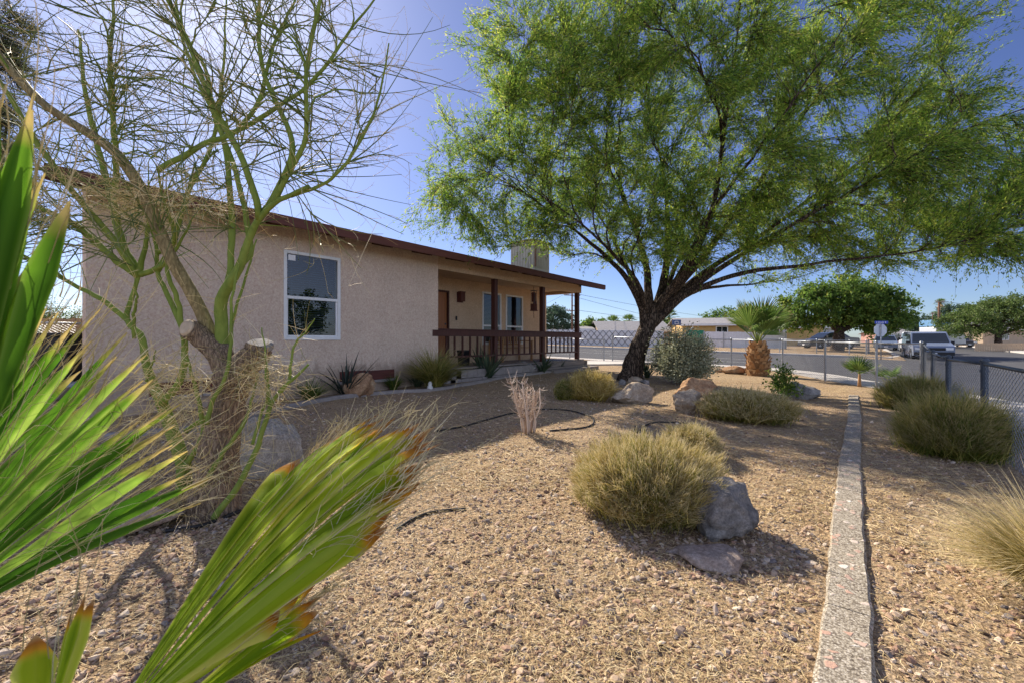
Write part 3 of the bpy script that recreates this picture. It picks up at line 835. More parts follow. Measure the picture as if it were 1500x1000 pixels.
for yy in np.arange(1.5, 15.1, 1.05):
    g = G(); xa, xb = XE - .012, XW + .003
    za, zb = zr(xa) - .03, zr(xb) - .03
    h = .10
    g.add([(xa, yy, za - h), (xb, yy, zb - h), (xb, yy, zb), (xa, yy, za), (xa, yy + .05, za - h), (xb, yy + .05, zb - h), (xb, yy + .05, zb), (xa, yy + .05, za)],
          [(0, 1, 2, 3), (4, 7, 6, 5), (0, 4, 5, 1), (2, 6, 7, 3), (0, 3, 7, 4), (1, 5, 6, 2)])
    build('rafter', g, MAT['soffit'], house)
# vent box on the roof
g = G()
cx, cy = -10.0, 14.35
g.box((cx - .55, cy - .5, zr(cx) - .2), (cx + .55, cy + .5, 4.86))
for k in range(9):
    yy = cy - .44 + k * .11
    g.box((cx + .553, yy - .018, zr(cx) + .1), (cx + .568, yy + .018, 4.80)); 
    xx = cx - .5 + k * .125
    g.box((xx - .016, cy - .515, zr(cx) + .1), (xx + .016, cy - .502, 4.80))
vb = build('chimney', g, MAT['cream'], house)
g = G(); g.box((cx - .6, cy - .55, 4.861), (cx + .6, cy + .55, 4.91)); g.box((cx - .35, cy - .3, 4.911), (cx + .35, cy + .3, 5.0))
build('cap', g, MAT['rust'], vb, bevel=.01)
g = G(); g.box((cx + .555, cy - .520, 3.9), (cx + .60, cy - .46, 4.85)); build('corner_strip', g, MAT['rust'], vb)


def window(y0, y1, z0, z1, x, split, valance=False):
    fw = .055
    g = G()
    xo, xi = x + .018, x - .075
    g.box((xi, y0, z0), (xo, y0 + fw, z1)); g.box((xi, y1 - fw, z0), (xo, y1, z1))
    g.box((xi, y0 + fw, z1 - fw), (xo, y1 - fw, z1)); g.box((xi, y0 + fw, z0), (xo, y1 - fw, z0 + fw))
    w = build('window', g, MAT['white'], house, bevel=.004)
    g = G(); g.box((xi + .01, y0 + fw + .001, split - .025), (xo - .012, y1 - fw - .001, split + .025))
    g.box((xi + .03, y0 + fw + .001, z0 + fw + .001), (xo - .03, y0 + fw + .03, split - .026)); g.box((xi + .03, y1 - fw - .03, z0 + fw + .001), (xo - .03, y1 - fw - .001, split - .026))
    g.box((xi + .03, y0 + fw + .031, z0 + fw + .001), (xo - .03, y1 - fw - .031, z0 + fw + .03))
    build('sash', g, MAT['white'], w)
    for za, zb, xx in ((z0 + fw + .031, split - .026, x - .025), (split + .026, z1 - fw - .001, x - .02)):
        g = G(); g.add([(xx, y0 + fw + .002, za), (xx, y1 - fw - .002, za), (xx, y1 - fw - .002, zb), (xx, y0 + fw + .002, zb)], [(0, 1, 2, 3)])
        build('pane', g, MAT['glass'], w)
    g = G()
    for z in np.arange(z0 + .08, z1 - .06, .042):
        xx = x - .13
        g.add([(xx - .018, y0 + .03, z + .010), (xx + .018, y0 + .03, z - .010), (xx + .018, y1 - .03, z - .010), (xx - .018, y1 - .03, z + .010)], [(0, 1, 2, 3)])
    for yy in (y0 + .2, y1 - .2): g.box((x - .108, yy - .004, z0 + .08), (x - .105, yy + .004, z1 - .06))
    build('blind', g, MAT['blind'], w)
    return w


w1 = window(3.902, 4.988, 1.202, 2.768, XW, 1.95)
g = G(); g.add([(XW - .012, 3.99, 2.60), (XW - .012, 4.12, 2.60), (XW - .012, 4.12, 2.70), (XW - .012, 3.99, 2.70)], [(0, 1, 2, 3)]); build('sticker', g, MAT['signwhite'], w1)
window(10.892, 11.848, 1.052, 2.728, XP, 1.66); window(12.102, 13.078, 1.052, 2.728, XP, 1.66)
# dark room behind the windows
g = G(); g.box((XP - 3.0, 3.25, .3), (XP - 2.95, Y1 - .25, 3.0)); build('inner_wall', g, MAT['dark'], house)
# door
g = G()
g.box((XP - .09, 8.50, DK + .02), (XP - .045, 9.37, 2.57))
dr = build('door', g, MAT['door'], house)
g = G()
for a, b, c, d in ((8.60, 8.90, .75, 1.45), (8.97, 9.27, .75, 1.45), (8.60, 8.90, 1.60, 2.45), (8.97, 9.27, 1.60, 2.45)):
    g.box((XP - .044, a, c), (XP - .030, b, d))
build('panel', g, MAT['door'], dr, bevel=.006)
g = G(); g.lathe([(.0, .07), (.03, .065), (.035, .045), (.02, .03), (.012, .02), (.03, .004), (.03, 0)], (XP - .044, 9.31, 1.48), (1, 0, 0), 14)
build('handle', g, MAT['dsteel'], dr, smooth=True)
g = G(); g.box((XP - .12, 8.452, DK), (XP + .02, 8.498, 2.618)); g.box((XP - .12, 9.372, DK), (XP + .02, 9.418, 2.618)); g.box((XP - .12, 8.498, 2.572), (XP + .02, 9.372, 2.618))
build('door_frame', g, MAT['trim'], house)
g = G(); g.lathe([(0, .02), (.028, .018), (.028, 0)], (XP - .044, 9.31, 1.66), (1, 0, 0), 14); build('lock', g, MAT['dsteel'], dr)
# wall lamp, bell
g = G(); y = 9.86
g.box((XP + .002, y - .12, 2.31), (XP + .03, y + .12, 2.62)); g.box((XP + .03, y - .09, 2.34), (XP + .15, y - .075, 2.60)); g.box((XP + .03, y + .075, 2.34), (XP + .15, y + .09, 2.60))
g.box((XP + .13, y - .075, 2.34), (XP + .15, y + .075, 2.60)); g.box((XP + .03, y - .10, 2.60), (XP + .165, y + .10, 2.63))
lm = build('wall_lamp', g, MAT['redwood'], house, bevel=.004)
g = G(); g.lathe([(.0, 0), (.04, .01), (.045, .10), (.02, .15), (0, .16)], (XP + .08, y, 2.38), n=12); build('bulb', g, MAT['bulb'], lm, smooth=True)
g = G(); g.box((XP + .002, 9.69, 1.78), (XP + .022, 9.745, 1.90)); build('door_bell', g, MAT['blacktrim'], house, bevel=.004)
# porch posts, railing, deck
for yy in (9.79, 12.2, 14.47):
    g = G(); g.box((XW - .165, yy - .068, DK), (XW - .03, yy + .068, 2.884)); build('post', g, MAT['trim'], house, bevel=.006)
g = G(); g.box((XW - .028, YP - .18, 1.29), (XW + .015, 14.60, 1.44)); g.box((XW - .17, YP + .003, 1.441), (XW + .03, 14.62, 1.475)); build('handrail', g, MAT['trim'], house, bevel=.005)
g = G(); g.box((XW - .085, YP + .003, .765), (XW - .04, 9.72, .81)); g.box((XW - .085, 9.86, .765), (XW - .04, 12.13, .81)); g.box((XW - .085, 12.27, .765), (XW - .04, 14.40, .81)); build('bottom_rail', g, MAT['trim'], house)
for a, b in ((YP + .16, 9.72), (9.86, 12.13), (12.27, 14.40)):
    n = int(round((b - a) / .27)); 
    for k in range(n):
        yy = a + (k + .6) * (b - a) / n
        if abs(yy - b) < .07: continue
        g = G(); g.box((XW - .078, yy - .02, .811), (XW - .040, yy + .02, 1.289)); build('baluster', g, MAT['trim'], house)
g = G()
for k in range(10):
    xa = XP + .003 + k * .152; g.box((xa, YP + .003, DK - .04), (xa + .147, 14.78, DK - .0015))
build('deck', g, MAT['deck'], house)
g = G(); g.box((-7.905, 11.2, .12), (-7.80, 14.80, .33)); g.box((-7.905, 11.6, .332), (-7.86, 14.74, DK - .042)); g.box((-7.795, 12.0, .05), (-7.45, 15.05, .27)); g.box((XP, 14.79, .05), (-7.8, 14.84, DK - .05))
build('timber_step', g, MAT['deck'], house, bevel=.01)
g = G()
yy = 7.6
while yy < 11.2:
    for r in range(2):
        o = .2 * (r % 2)
        g.box((-7.905, yy + o - .2 * (yy > 7.7), .05 + r * .21), (-7.76, yy + .385 + o - .2 * (yy > 7.7), .25 + r * .21))
    yy += .395
build('deck_footing', g, MAT['brick'], house, bevel=.01)
g = G(); g.box((XW - .6, 12.5, DK + .001), (XW - .2, 14.1, DK + .014)); tag(build('door_mat', g, MAT['bluemat'], loc=(XW - .4, 13.3, DK)), 'blue grey mat lying on the far end of the porch deck', 'mat')
# dark red foundation vent boards
for ya, yb in ((2.02, 2.62), (2.68, 3.2), (4.98, 5.55), (5.62, 6.25)):
    g = G(); z = float(gz(XW, ya)) + .23
    g.box((XW + .003, ya, z), (XW + .035, yb, z + .19))
    v = build('vent_cover', g, MAT['redwood'], house, bevel=.006)
    g = G(); g.box((XW + .003, ya - .04, z - .05), (XW + .075, yb + .04, z - .003)); build('vent_sill', g, MAT['brick'], v)

# bench on the porch
bench = thing('bench', 'brown wooden garden bench with slatted back standing under the porch windows', 'bench', (-9.05, 11.9, DK))
bx0, bx1, by0, by1 = -9.36, -8.82, 11.15, 12.75
g = G()
for k in range(4): g.box((bx0 + .06 + k * .12, by0 + .04, DK + .42), (bx0 + .165 + k * .12, by1 - .04, DK + .445))
build('seat', g, MAT['bench'], bench)
g = G(); g.box((bx0 + .0, by0 + .06, DK + .86), (bx0 + .04, by1 - .06, DK + .95)); g.box((bx0 + .01, by0 + .06, DK + .52), (bx0 + .04, by1 - .06, DK + .57))
for k in range(12):
    yy = by0 + .12 + k * .12; g.box((bx0 + .014, yy - .03, DK + .571), (bx0 + .032, yy + .03, DK + .859))
build('backrest', g, MAT['bench'], bench)
for yy in (by0, by1):
    g = G(); g.box((bx0 - .0, yy - .035, DK + .64), (bx1 + .05, yy + .035, DK + .67)); build('armrest', g, MAT['bench'], bench)
    for xx, h in ((bx0 + .03, .92), (bx1, .638)):
        g = G(); g.box((xx - .03, yy - .03, DK), (xx + .03, yy + .03, DK + h if h < .7 else DK + .638)); build('leg', g, MAT['bench'], bench)
# pot by the porch bench
g = G(); g.lathe([(.0, 0), (.13, 0), (.16, .05), (.17, .36), (.19, .37), (.19, .41), (.165, .41), (.15, .36), (0, .34)], (-8.5, 9.05, DK), n=20)
tag(build('plant_pot', g, MAT['blackbox'], smooth=True, loc=(-8.5, 9.05, DK)), 'empty black pot on the porch deck behind the railing', 'pot')
# hanging wooden lantern with wind chime
ln = thing('hanging_lantern', 'red brown wooden lantern hanging from the porch beam near the right post', 'lantern', (-8.3, 12.12, 2.0))
lx, ly = -8.3, 12.12
g = G(); g.tubes(np.array([[lx, ly, 2.98], [lx, ly, 2.80]]), .006, 6); g.box((lx - .08, ly - .08, 2.775), (lx + .08, ly + .08, 2.79)); build('hanger', g, MAT['dsteel'], ln)
g = G()
for sx in (-.062, .062):
    for sy in (-.062, .062): g.tubes(np.array([[lx + sx, ly + sy, 2.775], [lx + sx, ly + sy, 2.16]]), .008, 6)
build('cage', g, MAT['dsteel'], ln)
g = G(); g.box((lx - .05, ly - .05, 2.42), (lx + .05, ly + .05, 2.68)); g.prism([(lx - .07, ly - .07, 2.681), (lx + .07, ly - .07, 2.681), (lx, ly - .07, 2.735)], (0, .14, 0)); build('birdhouse', g, MAT['redwood'], ln, bevel=.004)
g = G(); g.box((lx - .075, ly - .08, 2.16), (lx + .075, ly + .08, 2.36)); g.box((lx - .09, ly - .10, 2.13), (lx + .09, ly + .10, 2.158)); g.box((lx - .035, ly + .03, 2.361), (lx + .035, ly + .10, 2.45)); build('box', g, MAT['redwood'], ln, bevel=.004)
g = G(); g.tubes(np.array([[lx, ly, 2.13], [lx, ly, 1.9]]), .008, 6); build('clapper', g, MAT['redwood'], ln)
# ------------------------------------------------------------------ rocks
import bmesh
def ico(sub):
    bm = bmesh.new(); bmesh.ops.create_icosphere(bm, subdivisions=sub, radius=1)
    V = np.array([v.co[:] for v in bm.verts]); T = np.array([[v.index for v in f.verts] for f in bm.faces]); bm.free(); return V, T


ICO = {k: ico(k) for k in (3, 5)}


def rock(name, label, c, size, mat, seed, rot=0.0, sub=5, cuts=9, sharp=.75, cat='boulder', group=None, sink=.18, tilt=0.0):
    r = np.random.default_rng(seed)
    V, T = ICO[sub]; V = V.copy()
    for _ in range(cuts):
        n = r.normal(size=3); n /= np.linalg.norm(n); d = r.uniform(sharp - .17, sharp + .12)
        ov = np.maximum(V @ n - d, 0); V -= ov[:, None] * n * .9
    off = r.random(3) * 50
    disp = np.array([mnoise.fractal(Vector(v * 1.4 + off), .8, 2.1, 5) for v in V])
    fine = np.array([mnoise.noise(Vector(v * 6 + off)) for v in V])
    f2 = np.array([mnoise.noise(Vector(v * 13 + off)) for v in V]); V = V * (1 + .17 * disp + .035 * fine + .018 * f2)[:, None]
    lo, hi = V.min(0), V.max(0); V = (V - (lo + hi) / 2) / (hi - lo)
    V = V * np.asarray(size)
    ct, st = math.cos(tilt), math.sin(tilt); V = np.stack([V[:, 0] * ct - V[:, 2] * st, V[:, 1], V[:, 0] * st + V[:, 2] * ct], 1)
    a = YAW + rot; ca, sa = math.cos(a), math.sin(a)
    V = np.stack([V[:, 0] * ca - V[:, 1] * sa, V[:, 0] * sa + V[:, 1] * ca, V[:, 2]], 1)
    V[:, 2] += size[2] * (.5 - sink)
    g = G(); g.add(V + c, None, T)
    return tag(build(name, g, mat, smooth=True, loc=c), label, cat, group)


def rock_px(name, label, x0, x1, ytop, ybase, depth, mat, seed, **k):
    """boulder standing where it meets the ground, its size from its width and height"""
    p, d = gp((x0 + x1) / 2, ybase - .15 * (ybase - ytop))
    d2 = d + depth * .35
    w = (x1 - x0) / F_PX * d2; h = (ybase - ytop) / F_PX * d2
    c = W((x0 + x1) / 2, HY, d + depth * .35); c[2] = float(gz(c[0], c[1]))
    return rock(name, label, c, (w * 1.04, depth, h * 1.18), mat, seed, **k)


rock_px('boulder', 'large pale grey boulder behind the trunk with the sawn limbs', 342, 450, 626, 712, .42, MAT['bldD'], 3)
rock_px('boulder', 'tan and rust streaked boulder in the planting bed under the window wall', 503, 547, 551, 586, .4, MAT['bldC'], 11, sharp=.62)
rock_px('boulder', 'wedge shaped tan boulder beside the golden shrub in front of the leaning tree', 896, 958, 565, 596, .5, MAT['bldA'], 21, sharp=.62, cuts=12)
rock_px('boulder', 'flat topped brown boulder behind the low wide shrub, upper of two touching', 988, 1048, 557, 583, .55, MAT['bldC'], 33, sharp=.66)
rock_px('boulder', 'mottled tan and white boulder pressed against the low wide shrub', 987, 1028, 576, 611, .42, MAT['bldA'], 41)
rock_px('boulder', 'big blue grey boulder half hidden by the largest straw coloured shrub', 1010, 1110, 722, 803, .40, MAT['bldB'], 52, sharp=.66, cuts=12, rot=.25)
rock_px('stone', 'small rounded pale stone at the left foot of the leaning trunk', 906, 917, 556, 565, .2, MAT['bldB'], 61, sub=3, cat='stone')
rock_px('stone', 'oblong pale stone in front of the leaning trunk', 920, 941, 553, 567, .26, MAT['bldA'], 62, sub=3, cat='stone')
rock_px('stone', 'grey stone at the right foot of the leaning trunk', 938, 951, 557, 568, .24, MAT['bldB'], 63, sub=3, cat='stone')
rock_px('boulder', 'long low rust coloured boulder beside the young palm trunk', 1056, 1096, 537, 549, .55, MAT['bldC'], 71, sub=3)
rock_px('boulder', 'low pale stone left of the rust coloured boulder by the fence', 1040, 1058, 537, 546, .4, MAT['bldA'], 72, sub=3)
rock_px('boulder', 'dark grey rounded boulder behind the small leafy plant', 1150, 1193, 563, 588, .6, MAT['bldB'], 81)
rock_px('boulder', 'smooth blue grey boulder sitting against the porch deck', 752, 786, 531, 551, .5, MAT['bldB'], 91)
rock_px('flagstone', 'pinkish flat stone in the gravel below the largest shrub', 1000, 1088, 824, 842, .28, MAT['slabm'], 101, sub=3, cat='flagstone', sharp=.5)
rock_px('flagstone', 'smaller flat stone tucked under the edge of the largest shrub', 974, 1024, 806, 817, .16, MAT['slabm'], 102, sub=3, cat='flagstone', sharp=.5)
rock_px('flagstone', 'broad flat stone beside the trunk behind the palm leaves', 120, 250, 762, 800, .45, MAT['slabm'], 103, sub=3, cat='flagstone', sharp=.5)
rock_px('boulder', 'low red brown stone behind the sage bush stem', 1008, 1020, 541, 558, .3, MAT['bldC'], 104, sub=3)

# ------------------------------------------------------------------ shrubs
def shrub(name, label, c, rx, ry, h, n, L, wd, mat, upb=.35, rnd=.28, cat='shrub', group=None, low=-.35, zc=.42, core=True):
    az = rng.uniform(0, 2 * PI, n); se = rng.uniform(math.sin(low), 1, n); el = np.arcsin(se)
    lump = 1 + .07 * np.sin(az * 3 + 1.3 * rx * 10) * np.cos(el) + .07 * np.sin(az * 7 + el * 5 + rx * 40) + .06 * np.sin(az * 13 - el * 9) + .05 * np.sin(az * 23 + el * 17)
    LV = rng.uniform(.6, 1.5, n)
    ce = np.cos(el)
    out = np.stack([rx * ce * np.cos(az), ry * ce * np.sin(az), h * (zc + (1 - zc) * se)], 1) * lump[:, None]
    nrm = unit(np.stack([ce * np.cos(az) / rx, ce * np.sin(az) / ry, se / h], 1))
    tip = out * rng.uniform(.80, 1.03, (n, 1)) ** 1
    d = unit(nrm * (1 - upb) + ZV * upb + rng.normal(0, rnd, (n, 3)))
    LL = L * LV[:, None]
    tip = tip + d * (L * .35 * (rng.random((n, 1)) < .05) * rng.random((n, 1)))
    root = tip - d * LL
    root[:, 2] = np.maximum(root[:, 2], .0)
    mid = (root + tip) / 2 + (unit(ZV - nrm * .5)) * LL * rng.normal(.02, .05, (n, 1))
    P = np.stack([root, mid, tip], 1) + c
    g = G(); sd = unit(np.cross(d, rdir(n)))
    w = np.stack([np.full(n, wd), np.full(n, wd * .85), np.full(n, wd * .25)], 1)
    clump = .45 + .22 * np.sin(az * 5 + el * 4 + rx * 31) + .2 * np.sin(az * 11 - el * 8) + rng.normal(0, .25, n)
    g.strips(P, sd, w, r=np.clip(clump, 0, 1))
    # inner stems carry the mass
    m = n // 4
    a2 = rng.uniform(0, 2 * PI, m); rr = np.sqrt(rng.random(m)) * .35
    base = np.stack([rx * rr * np.cos(a2), ry * rr * np.sin(a2), np.zeros(m)], 1)
    tp = out[:m] * .82; mid = base * .5 + tp * .5 + np.stack([tp[:, 0] * .12, tp[:, 1] * .12, np.zeros(m)], 1)
    P = np.stack([base, mid, tp], 1) + c
    g.strips(P, unit(np.cross(tp - base, rdir(m))), np.full((m, 3), wd * 1.1), r=rng.random(m) * .5)
    return tag(build(name, g, mat, loc=c), label, cat, group)


def shrub_px(name, label, x0, x1, ytop, ybase, dep, n, L, wd, mat, **k):
    p, d = gp((x0 + x1) / 2, ybase - .08 * (ybase - ytop)); d2 = d + dep * .5
    c = W((x0 + x1) / 2, HY, d + dep * .45); c[2] = float(gz(c[0], c[1])) - .01
    rx = (x1 - x0) / 2 / F_PX * d2; h = (CAMZ + (HY - ytop) / F_PX * (d2 + dep * .12)) - c[2]
    return shrub(name, label, c, rx, dep * .5, h, n, L, wd, mat, **k)


shrub_px('shrub', 'largest straw and green broom shrub, in front of the blue grey boulder', 834, 1052, 634, 806, .9, 30000, .11, .0017, MAT['broom'], upb=.38, rnd=.2)
shrub_px('shrub', 'small straw coloured shrub peeking out behind the largest broom shrub', 968, 1056, 617, 686, .55, 7000, .12, .0021, MAT['broom'])
shrub_px('shrub', 'low wide olive shrub with purplish seed tips beside the mottled boulder', 1026, 1158, 566, 630, .9, 9000, .17, .0032, MAT['broom'])
shrub_px('shrub', 'bright golden yellow shrub between the dead bush and the leaning tree', 828, 900, 540, 594, .9, 5500, .17, .0042, MAT['goldbroom'])
shrub_px('shrub', 'dull green tuft growing at the left of the golden yellow shrub', 812, 842, 553, 590, .5, 1800, .18, .004, MAT['greenbroom'])
shrub_px('shrub', 'big rounded green grass clump against the side fence', 1320, 1470, 570, 692, .85, 9000, .30, .0026, MAT['greenbroom'], upb=.4, rnd=.2)
shrub_px('shrub', 'dark green grass clump behind the big rounded one near the fence corner', 1290, 1400, 546, 612, .9, 6500, .26, .003, MAT['greenbroom'], upb=.4, rnd=.2)

def tuft(name, label, c, n, L, spread, wd, mat, cat='plant', droop=.35, group=None, seg=5, up=.9, taper=None):
    az = rng.uniform(0, 2 * PI, n); sp = np.sqrt(rng.random(n)) * spread
    d = unit(np.stack([np.cos(az) * sp, np.sin(az) * sp, np.full(n, up)], 1) + rng.normal(0, .05, (n, 3)))
    LL = L * rng.uniform(.55, 1.1, n)[:, None]
    s = np.linspace(0, 1, seg)
    hz = d.copy(); hz[:, 2] = 0
    P = (rng.normal(0, .05 * L, (n, 3)) * [1, 1, 0])[:, None, :] + d[:, None, :] * LL[:, None, :] * s[None, :, None]
    P = P + (unit(hz) * LL * droop * .6)[:, None, :] * (s ** 2)[None, :, None] - ZV * (LL[:, None, :] * (droop * sp / max(spread, .01))[:, None, None] * (s ** 2.4)[None, :, None])
    P[..., 2] = np.maximum(P[..., 2], .005)
    sd = unit(np.cross(d, ZV) + rng.normal(0, .15, (n, 3)))
    if taper is None: taper = np.array([.7, 1, .9, .6, .08])
    w = wd * np.interp(s, np.linspace(0, 1, len(taper)), taper)
    g = G(); g.strips(P + c, sd, np.broadcast_to(w, (n, seg)))
    return tag(build(name, g, mat, loc=c, smooth=True), label, cat, group)


p, d = gp(1488, 850)
tuft('grass_clump', 'tall yellow green fountain grass at the right edge by the pebbled strip', G0(.76, 3.2), 3400, .62, .8, .0019, MAT['goldbroom'] if False else MAT['broom'], 'grass', .45, seg=6)
p, d = gp(505, 578); tuft('spiky_plant', 'dark spiky plant behind the tan boulder in the house bed', p, 46, .95, 1.2, .016, MAT['darkblade'], droop=.15)
p, d = gp(576, 571); tuft('grass_clump', 'small fresh green grass tuft in the house bed below the red brown vent boards', p, 260, .42, .7, .007, MAT['lawn'], 'grass', .4)
p, d = gp(637, 569); tuft('grass_clump', 'large green and straw grass clump below the porch corner in the house bed', p, 1500, 1.0, .8, .007, MAT['greenbroom'], 'grass', .4)
p, d = gp(612, 566); tuft('grass_clump', 'dark arching sparse grass left of the large clump under the porch corner', p, 120, .75, 1.0, .006, MAT['aloe'], 'grass', .5)
p, d = gp(716, 555); tuft('agave', 'blue green stiff leaved plant in front of the porch deck blocks', p, 46, .9, .9, .03, MAT['aloe'], droop=.12)
p, d = gp(704, 552); tuft('agave', 'tall narrow leaved plant standing beside the porch deck blocks', p, 34, .95, .45, .024, MAT['aloe'], droop=.1)
p, d = gp(795, 546); tuft('agave', 'dark green rosette right of the smooth boulder against the deck', p, 40, .72, 1.1, .03, MAT['aloe'], droop=.18)
p, d = gp(820, 543); tuft('agave', 'small rosette in front of the right end of the deck timbers', p, 26, .42, 1.1, .022, MAT['aloe'], droop=.18)
p, d = gp(455, 588); tuft('grass_clump', 'green grass tuft in the house bed below the tall window', p, 320, .5, .8, .006, MAT['lawn'], 'grass', .4)
p, d = gp(948, 553); tuft('spiky_plant', 'spiky dark green rosette growing at the right of the leaning trunk', p, 30, .6, .9, .022, MAT['aloe'], droop=.15)
p, d = gp(812, 520)
bz = G0(-11.2, 15.9); shrub('shrub', 'bright yellow green bush beyond the porch railing', bz, .55, .5, 1.0, 1500, .22, .012, MAT['lawn'])

# small leafy plant
def leafy(name, label, c, rx, ry, h, nst, nl, L, wd, mat, smat, cat='shrub', z0=.2, stem_r=.006, shell=.5, group=None):
    t = thing(name, label, cat, c, group)
    az = rng.uniform(0, 2 * PI, nst); el = np.arcsin(rng.uniform(-.25, 1, nst))
    tip = np.stack([rx * np.cos(el) * np.cos(az), ry * np.cos(el) * np.sin(az), h * (z0 + .2 + (1 - z0 - .2) * np.sin(el))], 1) * rng.uniform(.55, 1, (nst, 1))
    tip[:, 2] = np.maximum(tip[:, 2], .1 * h)
    s = np.linspace(0, 1, 6)
    ctrl = np.stack([tip[:, 0] * .25, tip[:, 1] * .25, tip[:, 2] * .6], 1)
    P = 2 * (1 - s)[None, :, None] * s[None, :, None] * ctrl[:, None] + (s ** 2)[None, :, None] * tip[:, None]
    g = G(); g.tubes(P + c, np.broadcast_to(stem_r * (1.4 - s)[None], (nst, 6)), 5); build('stems', g, smat, t, smooth=True)
    k = rng.integers(0, nst, nl); u = rng.uniform(shell, 1.05, nl)[:, None]
    b = 2 * (1 - u) * u * ctrl[k] + u ** 2 * tip[k] + rng.normal(0, .09, (nl, 3)) * [rx, ry, h * .6]
    keep = b[:, 2] > .06 * h; b = b[keep]; m = len(b)
    dirs = unit(unit(b - [0, 0, h * .4]) + rng.normal(0, .8, (m, 3)))
    g = G(); g.leaves(b + c, dirs, unit(rdir(m) + ZV * .6), L * rng.uniform(.6, 1.2, m), wd * rng.uniform(.7, 1.2, m)); build('foliage', g, mat, t)
    return t


p, d = gp(1150, 584); leafy('shrub', 'small dark leafy plant in front of the dark rounded boulder', p, .36, .34, .8, 34, 900, .07, .018, MAT['dleaf'], MAT['gbark'])
p, d = gp(1000, 562); leafy('sage_bush', 'rounded silvery grey sage bush narrowing to a bare stem right of the leaning tree', p, .84, .8, 1.42, 220, 26000, .055, .017, MAT['sage'], MAT['mbark'], z0=.22, stem_r=.011, shell=.5)

# dead shrub
p, d = gp(775, 634)
t_ = thing('dead_shrub', 'leafless bleached shrub standing in the gravel in front of the porch', 'shrub', p)
g = G(); st = []
for k in range(15):
    a = rng.uniform(0, 2 * PI); b = np.array([math.cos(a), math.sin(a), 0]) * rng.uniform(.02, .09)
    top = b * rng.uniform(1.6, 3.2) + np.array([rng.normal(0, .05), rng.normal(0, .05), rng.uniform(.34, .62)])
    pts = spline([b, b * 1.3 + [0, 0, .15], (b + top) / 2 + rng.normal(0, .02, 3), top], 8)
    st.append(pts); 
st = np.array(st); g.tubes(st + p, np.linspace(.011, .005, 8)[None].repeat(15, 0), 6)
build('stems', g, MAT['deadtwig'], t_, smooth=True)
g = G(); k = rng.integers(0, 15, 230); j = rng.integers(3, 8, 230); b = st[k, j]
dd = unit(rng.normal(0, 1, (230, 3)) + [0, 0, .7]); L = rng.uniform(.05, .17, (230, 1))
P = np.stack([b, b + dd * L * .5 + rng.normal(0, .008, (230, 3)), b + dd * L + ZV * L * .25], 1); g.tubes(P + p, np.array([[.0038, .003, .0015]]).repeat(230, 0), 4)
j2 = P[:, 1]; dd = unit(rng.normal(0, 1, (230, 3)) + [0, 0, .5]); P = np.stack([j2, j2 + dd * .03, j2 + dd * .065], 1); g.tubes(P + p, np.array([[.0025, .002, .001]]).repeat(230, 0), 3)
o = build('twigs', g, MAT['deadtwig'], t_)

